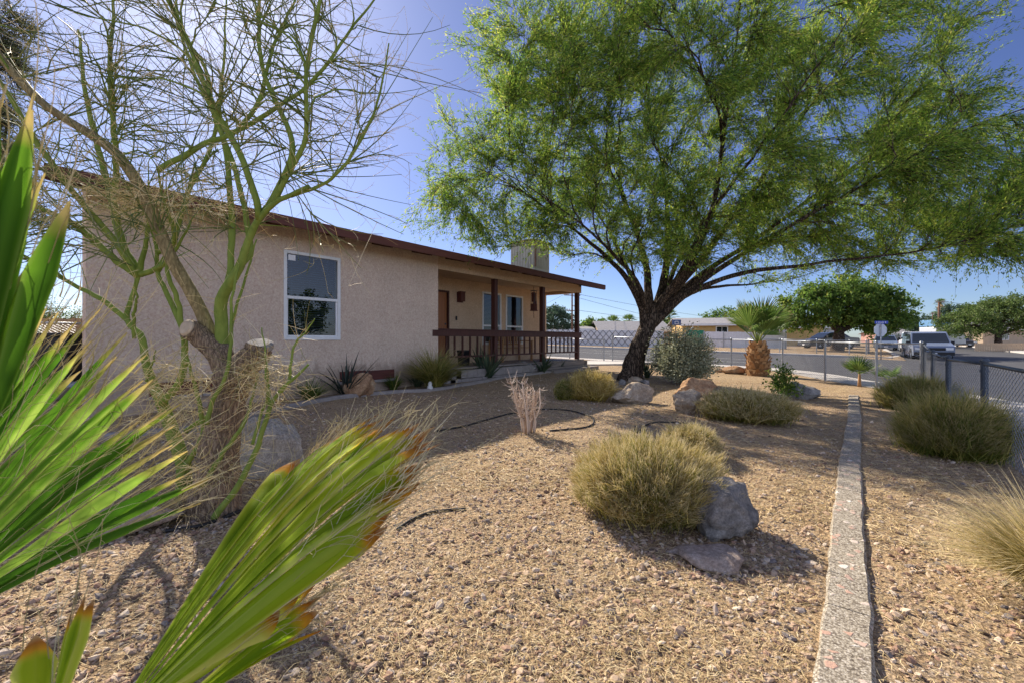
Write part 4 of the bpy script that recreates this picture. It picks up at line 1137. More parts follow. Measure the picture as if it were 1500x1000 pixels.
# ------------------------------------------------------------------ fan palms
def fan(gl, gt, hub, tips, nrm, wide=1.1, K=11, split=.55, fold=.35, droop=.0, nthread=0, tl=.2, sag=0.0, rbase=None):
    """one palmate leaf: a segment from hub to every tip; segments join near the hub and part further out"""
    tips = np.asarray(tips, float); n = len(tips)
    s = np.linspace(0.02, 1, K)
    d = tips - hub
    side = np.gradient(tips, axis=0)
    sp = np.linalg.norm(side, axis=1, keepdims=True); side = side / (sp + 1e-9)
    nrm = np.asarray(nrm, float); nrm = nrm / np.linalg.norm(nrm)
    Ns = unit(np.cross(side, unit(d))); Ns = Ns * np.sign((Ns @ nrm))[:, None]
    Sd = unit(np.cross(unit(d), Ns)) 
    base_w = s[None, :] * sp * .5 * wide
    tw = np.clip((1 - s) / (1 - split), 0, 1) ** .75
    w = base_w * np.where(s < split, 1, tw * (split / np.maximum(s, .01)) ** 1.0)[None, :] 
    w = np.maximum(w, .0012)
    P = hub + d[:, None, :] * s[None, :, None]
    Lm = np.linalg.norm(d, axis=1)[:, None, None]
    P = P + Ns[:, None, :] * Lm * sag * (np.sin(PI * s))[None, :, None]
    if np.ndim(droop) or droop:
        dr = np.broadcast_to(np.asarray(droop, float).reshape(-1, 1), (n, 1))
        P = P - ZV * Lm * dr[:, None] * (np.clip((s - .5) / .5, 0, 1) ** 2)[None, :, None]
    r = np.clip(.5 + rng.normal(0, .22, n) + (0 if rbase is None else rbase), 0, 1)
    idx = np.arange(n * K * 5).reshape(n, K, 5)
    V = np.stack([P + Sd[:, None, :] * (w * e)[..., None] + Ns[:, None, :] * (w * fold * h)[..., None] for e, h in ((-1, -1), (-.5, .1), (0, 1), (.5, .1), (1, -1))], 2)
    q = np.concatenate([np.stack([idx[:, :-1, a], idx[:, :-1, a + 1], idx[:, 1:, a + 1], idx[:, 1:, a]], -1).reshape(-1, 4) for a in (0, 1, 2, 3)])
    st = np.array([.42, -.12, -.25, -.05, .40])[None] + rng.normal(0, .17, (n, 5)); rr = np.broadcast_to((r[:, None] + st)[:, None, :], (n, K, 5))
    gl.add(V.reshape(-1, 3), q, None, np.broadcast_to(s[None, :, None], (n, K, 5)).reshape(-1), np.clip(rr.reshape(-1), 0, 1))
    if gt is not None and nthread:
        k = rng.integers(0, n, nthread); u = rng.uniform(.35, .97, nthread); ki = np.clip((u * K).astype(int), 1, K - 2)
        b = V[k, ki, rng.choice([0, 4], nthread)]
        dd = unit(d[k]); L = tl * rng.uniform(.3, 1.2, nthread)[:, None]
        bend = rdir(nthread) * .34 - ZV * .12; curl = rdir(nthread)
        s2 = np.linspace(0, 1, 6)[None, :, None]
        T = b[:, None] + (dd * L)[:, None] * s2 + (bend * L)[:, None] * s2 ** 2 * .7 + (curl * L)[:, None] * s2 ** 4 * .35
        gt.tubes(T, np.broadcast_to(np.linspace(.0007, .0004, 6)[None], (nthread, 6)), 3, cap=False)


# the big palm leaves close to the camera
fp = RV * -1.0 + FV * .55
fp = np.array([fp[0], fp[1], float(gz(fp[0], fp[1]))])
fpalm = thing('fan_palm', 'large green fan palm with fraying orange leaf tips standing close on the left', 'palm', fp)
g = G(); prof = [(.0, -.05), (.15, -.02), (.14, .1), (.13, .25), (.1, .38), (0, .42)]
g.lathe(prof, fp, n=18); build('trunk', g, MAT['pbark'], fpalm, smooth=True)
FOLD = .42
LEAVES = [
    # hub px,py,d ; tip polyline (px,py,d) ; segments ; threads ; sag
    ((150, 1080, .62), [(458, 655, 1.30), (490, 622, 1.34), (535, 602, 1.34), (580, 592, 1.30), (618, 596, 1.24), (636, 620, 1.16), (628, 658, 1.08), (606, 698, 1.00), (574, 740, .93)], 34, 480, .045),
    ((150, 1080, .62), [(395, 878, .80), (372, 868, .86), (440, 842, .92), (470, 830, .98)], 5, 40, .05),
    ((200, 1085, .70), [(474, 862, .98), (468, 876, .96), (455, 890, .95), (440, 905, .94)], 5, 40, .02),
    ((-210, 985, .78), [(66, 420, .86), (100, 436, .88), (160, 450, .90), (192, 505, .92), (232, 560, .94), (262, 610, .95), (285, 640, .96), (300, 690, .96), (292, 716, .95)], 20, 300, .03),
    ((-240, 900, .95), [(20, 470, 1.2), (60, 500, 1.25), (120, 520, 1.3), (140, 560, 1.3), (150, 610, 1.32), (175, 650, 1.3)], 14, 140, .03),
    ((-70, 760, .40), [(-8, 60, .44), (22, 150, .45), (47, 118, .46), (66, 190, .46), (60, 330, .47)], 10, 30, .02),
    ((50, 1130, .40), [(60, 930, .47), (92, 880, .49), (108, 872, .50), (112, 905, .50)], 4, 8, .02),
]
for hub, tips, ns, nth, sag in LEAVES:
    H = W(*hub); TP = np.array([W(*q) for q in tips])
    TP = spline(TP, ns) if len(tips) > 2 else TP
    TP = TP + rng.normal(0, .012, TP.shape)
    TP = H + (TP - H) * rng.uniform(.93, 1.05, (ns, 1))
    nr = np.array([0, 0, 0.]) - unit(H * [1, 1, 0]) * .8 + ZV * .6
    gl, gt = G(), G()
    big = hub[0] > 120
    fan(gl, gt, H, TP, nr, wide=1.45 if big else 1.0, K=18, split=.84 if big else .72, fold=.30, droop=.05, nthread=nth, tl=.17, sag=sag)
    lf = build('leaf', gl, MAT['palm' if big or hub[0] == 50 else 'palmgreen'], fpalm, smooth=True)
    build('threads', gt, MAT['thread'], lf)
    g = G(); base = fp + ZV * .38
    q = np.stack([base, base * .45 + H * .55 + ZV * .05, H, H + unit(TP.mean(0) - H) * .05]); g.tubes(spline(q, 10), np.linspace(.013, .005, 10), 8)
    build('petiole', g, MAT['petiole'], lf, smooth=True)
# ragged dry ends of the big leaf
for tips, nn in ((LEAVES[0][1], 110), (LEAVES[3][1], 40)):
    TP = spline(np.array([W(*q) for q in tips]), nn)
    H = W(*(LEAVES[0][0] if nn == 110 else LEAVES[3][0]))
    d = unit(TP - H); L = rng.uniform(.03, .10, (nn, 1)); b = H + (TP - H) * rng.uniform(.80, 1.0, (nn, 1))
    s2 = np.linspace(0, 1, 6)[None, :, None]
    P = b[:, None] + (d * L)[:, None] * s2 + (rdir(nn) * L * .45)[:, None] * s2 ** 2 + (rdir(nn) * L * .3)[:, None] * s2 ** 3
    g = G(); g.tubes(P, np.broadcast_to(np.linspace(.0016, .0005, 6)[None], (nn, 6)), 3)
    build('dry_fringe', g, MAT['thread'], fpalm)


def small_palm(name, label, c, th, tr, nleaf, pet, L, ns, mat, boots=True, tilt0=.15, tilt1=1.2, spread=2.3, split=.5, seed=0):
    r = np.random.default_rng(seed)
    t = thing(name, label, 'palm', c)
    g = G()
    if boots:
        g.lathe([(.0, -.06), (tr * 1.05, -.04), (tr, .2 * th), (tr * .86, .7 * th), (tr * .6, th), (0, th + .03)], c, n=16)
        rows = 11
        for k in range(rows):
            z = th * (.03 + .97 * k / rows); rr = tr * np.interp(k / rows, [0, .6, 1], [1.02, .9, .62]); m = 11
            for j in range(m):
                a = (j + .5 * (k % 2)) / m * 2 * PI + r.normal(0, .06); o = np.array([math.cos(a), math.sin(a), 0]); sd = np.array([-math.sin(a), math.cos(a), 0])
                b = c + o * rr * .93 + ZV * z; w = tr * r.uniform(.2, .3); h = th * r.uniform(.12, .17); lean = r.uniform(.15, .75); z = z + r.normal(0, .012); h = h * r.uniform(.75, 1.25); b = c + o * rr * r.uniform(.88, .98) + ZV * z
                tp = b + ZV * h + o * h * lean
                V = [b - sd * w, b + sd * w, tp + sd * w * .55, tp - sd * w * .55, b - sd * w * .9 - o * .02 + ZV * h * .2, b + sd * w * .9 - o * .02 + ZV * h * .2, tp + sd * w * .5 - o * .035, tp - sd * w * .5 - o * .035]
                g.add(V, [(0, 1, 2, 3), (4, 7, 6, 5), (0, 3, 7, 4), (1, 5, 6, 2), (3, 2, 6, 7)], r=r.random())
        build('trunk', g, MAT['boot'], t)
    else:
        g.lathe([(.0, -.04), (tr, -.02), (tr * .8, th * .5), (tr * .6, th), (0, th + .02)], c, n=12, r=.4); build('trunk', g, MAT['boot'], t, smooth=True)
    top = c + ZV * th * .97
    for k in range(nleaf):
        a = k * 2.399963 + r.normal(0, .15); til = tilt0 + (tilt1 - tilt0) * (k + .5) / nleaf + r.normal(0, .06)
        ax = np.array([math.cos(a) * math.sin(til), math.sin(a) * math.sin(til), math.cos(til)])
        pl = pet * r.uniform(.85, 1.15); hub = top + ax * pl - ZV * pl * .08 * til
        ax2 = unit(ax + np.array([math.cos(a), math.sin(a), -.2]) * .18 * til)
        side = unit(np.cross(ax2, ZV) if abs(ax2[2]) < .98 else np.array([1., 0, 0])); nrm = np.cross(side, ax2)
        side = unit(side * math.cos(.3) + nrm * math.sin(.3) * r.choice([-1, 1])); nrm = np.cross(side, ax2)
        aa = np.linspace(-spread / 2, spread / 2, ns) + r.normal(0, .02, ns); LL = L * (1 - .22 * (np.abs(aa) / (spread / 2)) ** 2) * r.uniform(.92, 1.06, ns)
        tips = hub + LL[:, None] * (np.cos(aa)[:, None] * ax2 + np.sin(aa)[:, None] * side + (.25 * np.abs(aa) / spread)[:, None] * nrm)
        gl = G(); fan(gl, None, hub, tips, nrm, wide=1.05, K=7, split=split, fold=.4, droop=.06 + .12 * r.random(), rbase=r.normal(0, .15))
        lf = build('leaf', gl, mat, t, smooth=True)
        g = G(); g.tubes(spline(np.stack([top, top + ax * pl * .5 + ZV * .02, hub + ax2 * .03]), 6), np.linspace(.018, .009, 6) * (pet / .6 + .2), 6); build('petiole', g, MAT['petiole'], lf, smooth=True)
    return t


p, d = gp(1110, 549)
small_palm('fan_palm', 'young fan palm with a shaggy orange brown trunk beside the street fence', p, 1.02, .33, 12, .72, .95, 24, MAT['palm2'], True, .05, .95, seed=3)
p, d = gp(1259, 566)
small_palm('fan_palm', 'small single stem fan palm seedling in front of the street fence', p, .32, .045, 7, .16, .44, 17, MAT['palm2'], False, .1, 1.1, 2.8, .4, seed=8)
p, d = gp(1303, 562)
small_palm('fan_palm', 'low stemless fan palm seedling right beside the taller seedling by the fence', p, .12, .05, 7, .22, .46, 17, MAT['palm2'], False, .35, 1.25, 2.3, .4, seed=9)
# ------------------------------------------------------------------ trees
class Skel:
    """points of the branches grown so far, with tangent, radius and path length from the root"""
    def __init__(s): s.P = []; s.T = []; s.R = []; s.L = []
    def add(s, P, R, l0):
        T = unit(np.gradient(P, axis=0)); l = l0 + np.concatenate([[0], np.cumsum(np.linalg.norm(np.diff(P, axis=0), axis=1))])
        s.P.append(P); s.T.append(T); s.R.append(np.broadcast_to(R, (len(P),))); s.L.append(l)
    def arrays(s): return np.concatenate(s.P), np.concatenate(s.T), np.concatenate(s.R), np.concatenate(s.L)


def attach(sk, tips, K=8, wpath=.45, rmax=.03, rk=.010, follow=.45, sag=0.0, wig=.05, rend=.25, minfrac=0.0):
    """grow one branch from the skeleton to every tip"""
    SP, ST, SR, SL = sk.arrays(); out = []; rad = []
    for tp in tips:
        dv = tp - SP; dist = np.linalg.norm(dv, axis=1)
        cosang = np.einsum('ij,ij->i', dv, ST) / (dist + 1e-6)
        cost = dist * (1.25 - .45 * cosang) + wpath * SL * .6
        k = int(np.argmin(cost)); p = SP[k]; L = dist[k]
        c1 = p + ST[k] * L * follow; c2 = tp - unit(tp - p) * L * .3 + ZV * L * sag
        s = np.linspace(0, 1, K)[:, None]
        P = (1 - s) ** 3 * p + 3 * (1 - s) ** 2 * s * c1 + 3 * (1 - s) * s ** 2 * c2 + s ** 3 * tp
        w = rng.normal(0, wig, 3) * L; P = P + w * np.sin(PI * s) * .6 + rng.normal(0, wig * .35 * L, (K, 3)) * np.sin(PI * s)
        r0 = min(SR[k] * .75, rmax, .004 + rk * L); R = r0 * np.linspace(1, rend, K)
        out.append(P); rad.append(R); 
    for P, R, tp in zip(out, rad, tips):
        k = int(np.argmin(np.linalg.norm(SP - P[0], axis=1))); sk.add(P, R, SL[k])
    return np.array(out), np.array(rad)


def ell_points(E, n, shell=.25):
    """points filling a union of ellipsoids (centre, half axes along RV, FV, Z)"""
    vol = np.array([np.prod(e[1]) ** .72 for e in E]); k = rng.choice(len(E), n, p=vol / vol.sum())
    u = rdir(n) * (rng.uniform(shell, 1, n) ** .45)[:, None]
    ce = np.array([e[0] for e in E])[k]; h = np.array([e[1] for e in E])[k]
    q = u * h
    return ce + q[:, :1] * RV + q[:, 1:2] * FV + q[:, 2:] * ZV


def rough(P, R, n, amp, fr, g, K=None):
    """a tube with a knobbly bark surface"""
    K = K or 40
    P2 = spline(P, K); R2 = np.interp(np.linspace(0, 1, K), np.linspace(0, 1, len(R)), R)
    g0 = G(); g0.tubes(P2, R2, n)
    V = g0.V[0].astype(float); ax = np.repeat(P2, n, 0)
    d = V - ax
    f = np.array([mnoise.fractal(Vector((v[0] * fr, v[1] * fr, v[2] * fr * .35)), .7, 2.0, 4) for v in V])
    g0.V[0] = (ax + d * (1 + amp * f)[:, None]).astype(np.float32)
    g.add(g0.V[0], g0.Q[0], g0.T[0], g0.t[0], g0.r[0])


# ---- the leaning feathery tree
mb, D0 = gp(922, 556)
mq = thing('tree', 'wide leaning desert tree with dark rough trunk and feathery green crown', 'tree', mb)
def MP(x, y, o=0.0):
    """a point of the tree given across / up, o metres behind its trunk"""
    return W(x, y, D0) + FV * o
trunk = [mb + RV * -.02 - ZV * .15, MP(924, 552), MP(931, 525), MP(941, 495), MP(952, 470), MP(962, 448)]
g = G(); rough(np.array(trunk), [.36, .27, .225, .205, .205, .19], 26, .16, 6.0, g, 46)
limbs = [
    ([(944, 488), (938, 455), (922, 428), (898, 398), (850, 362), (790, 322), (712, 282)], [0, -.2, -.4, -.6, -.9, -1.2, -1.6], .15),
    ([(952, 470), (950, 430), (944, 370), (915, 280), (872, 190), (815, 90)], [0, 0, .2, .3, .6, 1.0], .16),
    ([(960, 455), (975, 415), (988, 350), (985, 250), (965, 140), (930, 20)], [0, .2, .4, .6, .8, 1.2], .16),
    ([(962, 452), (1000, 392), (1026, 315), (1034, 200), (1040, 80), (1030, -70)], [0, -.4, -.8, -1.2, -1.6, -2.0], .15),
    ([(962, 452), (1022, 382), (1096, 285), (1168, 180), (1255, 70), (1330, -30)], [0, -.2, -.3, -.3, -.2, 0], .15),
    ([(965, 455), (1035, 400), (1120, 345), (1230, 268), (1340, 190), (1440, 125)], [0, .3, .6, .9, 1.0, 1.0], .14),
    ([(958, 475), (1000, 432), (1065, 406), (1150, 398), (1265, 384), (1400, 352)], [0, -.4, -.9, -1.4, -2.0, -2.4], .12),
    ([(955, 478), (1005, 434), (1080, 416), (1150, 410), (1230, 400), (1330, 372)], [0, .4, .9, 1.5, 2.0, 2.4], .10),
    ([(958, 460), (985, 395), (1012, 320), (1060, 240), (1110, 150)], [0, -.9, -1.7, -2.6, -3.4], .14),
    ([(955, 460), (938, 402), (915, 320), (880, 240), (850, 140)], [0, .8, 1.7, 2.7, 3.4], .13),
    ([(950, 468), (920, 420), (870, 380), (800, 340), (730, 300)], [0, -.8, -1.6, -2.3, -2.8], .11),
    ([(962, 452), (1010, 380), (1070, 300), (1130, 220), (1190, 120)], [0, .9, 1.8, 2.6, 3.4], .13),
    ([(965, 455), (1045, 395), (1150, 330), (1270, 260), (1400, 220)], [0, -.8, -1.7, -2.5, -3.0], .12),
]
sk = Skel(); sk.add(spline(np.array(trunk), 14)[8:], .2, 0.0)
for pts, offs, r in limbs:
    P = spline(np.array([MP(x, y, o) for (x, y), o in zip(pts, offs)]), 26)
    r *= .82
    P[4:] += rng.normal(0, .035, (22, 3)).cumsum(0) * .35
    R = np.interp(np.linspace(0, 1, 26), [0, .2, .6, 1], [r, r * .6, r * .22, r * .06])
    rough(P, R, 14, .12, 7.0, g, 44); sk.add(P[3:], R[3:], .5)
build('trunk', g, MAT['mbark'], mq, smooth=True)
px = D0 / F_PX
def E(x, y, o, rx, ry, rz): return (MP(x, y, o), np.array([rx * px, ry, rz * px]))
env = [E(975, 200, 0, 215, 3.4, 190), E(880, 130, .5, 150, 2.8, 130), E(790, 225, -.4, 150, 2.4, 95), E(745, 310, -1.0, 120, 1.6, 42), E(770, 60, .6, 90, 1.8, 60), E(1000, 0, 0, 260, 3.0, 120),
       E(1180, 200, 0, 190, 3.2, 160), E(1280, 290, -.3, 200, 3.0, 95), E(1370, 330, -.6, 140, 2.4, 55), E(1400, 175, .4, 120, 2.2, 75), E(1290, 60, .2, 140, 2.4, 90), E(880, 355, -.6, 120, 1.8, 42), E(1130, 380, 0, 160, 2.2, 30), E(690, 250, -.6, 70, 1.3, 60), E(690, 330, -1.0, 80, 1.2, 30), E(700, 60, .6, 60, 1.2, 50), E(1350, 250, 0, 150, 2.6, 80), E(1290, 370, -1.0, 150, 1.8, 36), E(955, 335, -1.6, 130, 1.0, 70), E(1060, 345, -1.4, 130, 1.0, 50), E(860, 320, -1.6, 110, 1.0, 60), E(930, 240, -2.5, 200, .9, 130), E(1150, 260, -2.5, 190, .9, 110), E(1020, 120, -2.3, 200, .9, 110), E(800, 180, -1.8, 110, .8, 90), E(1300, 320, -2.2, 150, .8, 50), E(765, 362, -1.2, 75, .7, 20), E(690, 345, -1.2, 60, .7, 24), E(1420, 370, -1.2, 70, 1.0, 26), E(1460, 280, .4, 60, 1.5, 60)]
tA = ell_points(env, 150, .3); PA, RA = attach(sk, tA, 10, .45, .045, .011, .5, .02, .05)
tB = ell_points(env, 1800, .35); PB, RB = attach(sk, tB, 8, .35, .02, .008, .5, -.02, .06)
g = G(); g.tubes(PA, RA, 7); g.tubes(PB, RB, 5)
def twigs_off(P, n, l0, l1, lo, spread, wind, droop, K=5, curl=.3):
    M, Kp, _ = P.shape; k = rng.integers(0, M, n); u = rng.uniform(lo, 1.0, n) * (Kp - 1); i = np.minimum(u.astype(int), Kp - 2); f = (u - i)[:, None]
    b = P[k, i] * (1 - f) + P[k, i + 1] * f; tg = unit(P[k, i + 1] - P[k, i])
    d = unit(tg + rng.normal(0, spread, (n, 3)) + wind); L = rng.uniform(l0, l1, (n, 1)); s = np.linspace(0, 1, K)[None, :, None]
    bend = rdir(n) * curl
    return b[:, None] + (d * L)[:, None] * s + (bend * L)[:, None] * s ** 2 * .5 - ZV * (L[:, None] * droop) * s ** 2
wind = RV * .45 + ZV * .12 - FV * .1
PC = twigs_off(PB, 22000, .30, .90, .12, .36, wind * .45, .16)
g.tubes(PC, np.broadcast_to(np.linspace(.0042, .0016, 5)[None], PC.shape[:2]), 3, cap=False)
build('branches', g, MAT['mbark'], mq, smooth=True)
def leaves_on(P, per, L, wd, mat, parent, name='crown', along=.6, rand=.7, clumpy=True, off=.03):
    M, K, _ = P.shape; n = M * per; k = np.repeat(np.arange(M), per); u = rng.uniform(.08, 1, n) * (K - 1); i = np.minimum(u.astype(int), K - 2); f = (u - i)[:, None]
    b = P[k, i] * (1 - f) + P[k, i + 1] * f + rng.normal(0, off, (n, 3)); tg = unit(P[k, i + 1] - P[k, i])
    d = unit(tg * along + rdir(n) * rand); r = rng.random(n)
    if clumpy: r = np.clip(.5 * r + .5 * np.repeat(rng.random(M), per) + rng.normal(0, .08, n), 0, 1)
    g = G(); g.leaves(b, d, unit(rdir(n) + ZV * .5), L * rng.uniform(.6, 1.25, n), wd * rng.uniform(.7, 1.2, n), r=r)
    return build(name, g, mat, parent)
leaves_on(PC, 21, .088, .0115, MAT['mleaf'], mq, along=1.0, rand=.6)
# yellow catkin sprays hanging from the underside
c0 = ell_points([E(960, 385, -2.0, 80, .8, 25), E(1250, 300, -2.4, 60, .6, 40), E(700, 372, -1.2, 60, .6, 12)], 26, .2)
PK, RK = attach(sk, c0, 6, .2, .008, .006, .4, -.1)
g = G(); g.tubes(PK, np.minimum(RK, .008), 4); o = build('hanging_sprays', g, MAT['twig'], mq)
lv = twigs_off(PK, 160, .1, .25, .5, .5, -ZV * .5, .4); leaves_on(lv, 10, .05, .012, MAT['lleaf'], o, 'spray_leaves')

# ---- the sawn, half bare green barked tree near the camera
pb, DP = gp(312, 748)
pv = thing('tree', 'nearly leafless green barked tree with a sawn brown trunk close in front of the house', 'tree', pb)
def PP(x, y, o=0.0): return W(x, y, DP) + FV * o
gT = G()
rough(np.array([pb - ZV * .12, PP(312, 742), PP(318, 700), PP(322, 660), PP(328, 615), PP(338, 570), PP(347, 545)]), [.21, .165, .125, .115, .10, .105, .115], 26, .26, 11.0, gT, 50)
rough(np.array([PP(344, 556), PP(330, 528), PP(312, 508), PP(297, 495), PP(288, 486, -.02), PP(284, 481, -.06)]), [.105, .085, .075, .07, .066, .06], 20, .2, 12, gT, 24)
rough(np.array([PP(346, 552, -.02), PP(364, 532, -.03), PP(380, 518, -.04), PP(384, 505, -.04)]), [.11, .095, .085, .08], 20, .16, 12, gT, 24)
build('trunk', gT, MAT['pbark'], pv, smooth=True)
for c, n_, rr, m in ((PP(283.5, 480.5, -.068), unit(-RV * .35 + ZV * .3 - FV * .9), .056, MAT['cut']), (PP(385, 503.5, -.04), unit(ZV * .9 + RV * .12 - FV * .35), .083, MAT['greycut'])):
    g = G(); g.lathe([(0, .014), (rr * .8, .012), (rr, .0), (rr * .98, -.03)], c, n_, 20); build('sawn_end', g, m, pv)
BR = [  # (points, depth offsets start->end, radius)
    ([(306, 508), (297, 470), (286, 430), (272, 395), (252, 335), (240, 288), (209, 240), (160, 206), (124, 176), (76, 104), (48, 34), (30, -60)], (.07, -.5), .042, 'p'),
    ([(252, 742), (251, 690), (232, 640), (214, 597), (191, 548), (178, 495), (153, 470), (156, 435), (168, 393)], (.1, .2), .050, 'g'),
    ([(168, 393), (130, 345), (100, 262), (64, 170), (30, 60), (10, -30)], (.2, .5), .027, 'g'),
    ([(166, 398), (140, 375), (96, 330), (40, 300), (-30, 280)], (.2, .0), .024, 'g'),
    ([(165, 400), (150, 350), (122, 300), (85, 230), (40, 130), (-10, 60)], (.2, -.3), .022, 'g'),
    ([(168, 393), (186, 340), (196, 300), (199, 270)], (.2, .1), .018, 'g'),
    ([(170, 396), (205, 388), (232, 372), (248, 345), (252, 320)], (.2, .0), .020, 'g'),
    ([(214, 597), (245, 560), (250, 500), (232, 450), (215, 420), (201, 393), (196, 350), (178, 300)], (.1, .2), .024, 'g'),
    ([(252, 490), (248, 440), (236, 390), (262, 350), (280, 325)], (.1, .0), .018, 'g'),
    ([(201, 393), (222, 345), (240, 272), (262, 224), (277, 180), (284, 120), (288, 40), (290, -50)], (.17, .3), .017, 'g'),
    ([(104, 262), (116, 224), (120, 152), (124, 76), (138, 0), (146, -60)], (.32, .1), .020, 'g'),
    ([(322, 560), (325, 484), (333, 442), (350, 424), (374, 396), (396, 358), (414, 338), (440, 322), (468, 315), (497, 307)], (.05, -.45), .046, 'g'),
    ([(333, 442), (340, 400), (336, 340), (328, 280), (316, 205), (290, 134), (280, 100), (262, 58), (228, 18), (200, -40)], (-.06, .3), .022, 'g'),
    ([(374, 396), (384, 376), (374, 320), (360, 280), (340, 224), (304, 148), (278, 100), (250, 20), (240, -50)], (-.17, .1), .019, 'g'),
    ([(414, 338), (418, 322), (402, 262), (376, 208), (344, 120), (318, 58), (290, 0), (275, -60)], (-.28, -.6), .020, 'g'),
    ([(420, 330), (438, 300), (456, 236), (424, 160), (408, 100), (407, 50), (402, -30)], (-.29, -.2), .019, 'g'),
    ([(440, 322), (462, 296), (494, 248), (500, 180), (520, 110), (540, 40), (545, -30)], (-.34, -.7), .015, 'g'),
    ([(468, 315), (520, 300), (560, 262), (590, 210), (606, 150)], (-.39, -.6), .011, 'g'),
    ([(284, 274), (298, 260), (344, 232), (372, 216), (432, 176), (480, 132), (520, 70), (560, 10)], (-.3, -.1), .017, 'g'),
    ([(372, 216), (396, 160), (404, 84), (428, 0), (440, -60)], (-.2, .1), .014, 'g'),
    ([(200, 362), (252, 350), (262, 300), (284, 274)], (.19, -.3), .015, 'g'),
    ([(340, 742), (352, 727), (380, 692), (410, 630), (427, 583), (442, 565), (464, 545), (482, 530)], (-.18, -.3), .021, 'g'),
    ([(424, 585), (424, 566), (419, 545), (421, 526)], (-.25, -.25), .010, 'g'),
    ([(440, 567), (452, 550), (459, 508), (476, 488), (490, 470)], (-.25, -.3), .010, 'g'),
    ([(318, 700), (349, 651), (373, 617), (386, 570), (392, 545)], (-.15, -.1), .016, 'g'),
    ([(324, 615), (332, 586), (354, 548), (362, 505), (366, 445), (380, 372)], (-.14, -.2), .014, 'g'),
    ([(395, 640), (402, 605), (410, 570), (404, 520), (396, 480)], (-.2, -.1), .010, 'g'),
    ([(268, 745), (262, 700), (290, 640), (284, 600), (266, 540), (248, 490)], (.0, .1), .020, 'g'),
    ([(178, 495), (190, 460), (206, 440), (216, 410)], (.1, -.1), .012, 'g'),
    ([(240, 640), (286, 600), (290, 540), (300, 460), (312, 400), (326, 330)], (.2, .4), .017, 'g'),
    ([(196, 560), (222, 535), (245, 512)], (.1, -.1), .008, 'g'),
    ([(152, 470), (120, 440), (70, 410), (10, 372), (-40, 350)], (.2, .1), .018, 'g'),
]
gG, gB = G(), G(); sk = Skel(); allP = []
for pts, (o0, o1), r, kind in BR:
    P = spline(np.array([PP(x, y, o) for (x, y), o in zip(pts, np.linspace(o0, o1, len(pts)))]), 22)
    P[2:] += rng.normal(0, .0025, (20, 3))
    R = np.interp(np.linspace(0, 1, 22), [0, .35, .6, 1], [r, r * .78, r * .48, r * .22] if r > .04 else [r, r * .8, r * .66, r * .32])
    (rough(P, R, 12, .07 if kind == 'g' else .15, 14, gG if kind == 'g' else gB, 36)); sk.add(P[2:], R[2:], .2); allP.append(P)
build('limb', gB, MAT['mottled'], pv, smooth=True)
def PE(x, y, o, rx, ry, rz):
    q = DP / F_PX; return (PP(x, y, o), np.array([rx * q, ry, rz * q]))
envp = [PE(300, 120, -.1, 260, .8, 190), PE(130, 180, .2, 150, .7, 170), PE(480, 150, -.4, 110, .5, 160), PE(300, 330, 0, 180, .5, 60), PE(60, 330, 0, 110, .5, 70), PE(540, 250, -.5, 60, .3, 60)]
tA = ell_points(envp, 240, .1); PA, RA = attach(sk, tA, 10, .25, .0095, .006, .6, .03, .05, .3)
gG.tubes(PA, RA, 6); build('green_stems', gG, MAT['gbark'], pv, smooth=True)
allP = np.array(allP)
PB2 = twigs_off(PA, 760, .25, .75, .1, .42, ZV * .12, .02, 7, .7); gN = G(); gN.tubes(PB2, np.broadcast_to(np.linspace(.0042, .0014, 7)[None], PB2.shape[:2]), 4, cap=False); build('shoots', gN, MAT['shoot'], pv)
tw1 = twigs_off(PB2, 2100, .06, .28, .1, .6, ZV * .1, .03, 6, 1.0)
tw2 = twigs_off(allP[:, 4:], 450, .06, .3, .0, .9, ZV * .1, .08, 6)
# dense dry brushes under the eave, at the sawn ends and round the foot of the trunk
hub = [(170, 290, 0, 120, .35, 32, 420), (330, 300, -.2, 110, .3, 22, 260), (300, 560, -.1, 50, .22, 60, 110), (330, 670, -.1, 55, .25, 60, 150), (430, 560, -.25, 45, .2, 45, 170), (235, 640, .1, 50, .25, 70, 170), (250, 560, .05, 60, .25, 40, 160), (400, 545, -.2, 40, .15, 30, 120)]
bs = []; ds = []
for x, y, o, rx, ry, rz, m in hub:
    bs.append(ell_points([PE(x, y, o, rx, ry, rz)], m, 0)); ds.append(unit(rng.normal(0, 1, (m, 3)) + RV * rng.normal(0, .8, (m, 1))))
bs = np.concatenate(bs); ds = np.concatenate(ds); m = len(bs); s = np.linspace(0, 1, 6)[None, :, None]; L = rng.uniform(.07, .26, (m, 1))
tw3 = bs[:, None] + (ds * L)[:, None] * s + (rdir(m) * L * .4)[:, None] * s ** 2 - ZV * (L * .15)[:, None] * s ** 2
g = G(); tap = np.linspace(.0015, .0007, 6)[None]
for tw in (tw1, tw2, tw3): g.tubes(tw, np.broadcast_to(tap, tw.shape[:2]), 3, cap=False)
k = rng.integers(0, len(tw1), 1800); b = tw1[k, rng.integers(1, 6, 1800)]; dd = unit(rng.normal(0, 1, (1800, 3))); L = rng.uniform(.02, .09, (1800, 1))
g.tubes(np.stack([b, b + dd * L * .5, b + dd * L + rdir(1800) * L * .2], 1), np.array([[.0011, .0009, .0006]]).repeat(1800, 0), 3, cap=False)
build('twigs', g, MAT['twig'], pv)
# dry thin blades standing at the foot of that trunk
fc = pb + RV * -.1 - FV * .1; fc[2] = float(gz(fc[0], fc[1]))
tuft('dry_grass', 'pale dry grass blades round the foot of the sawn trunk', fc, 260, .34, 1.3, .0014, MAT['straw'], 'grass', .5)


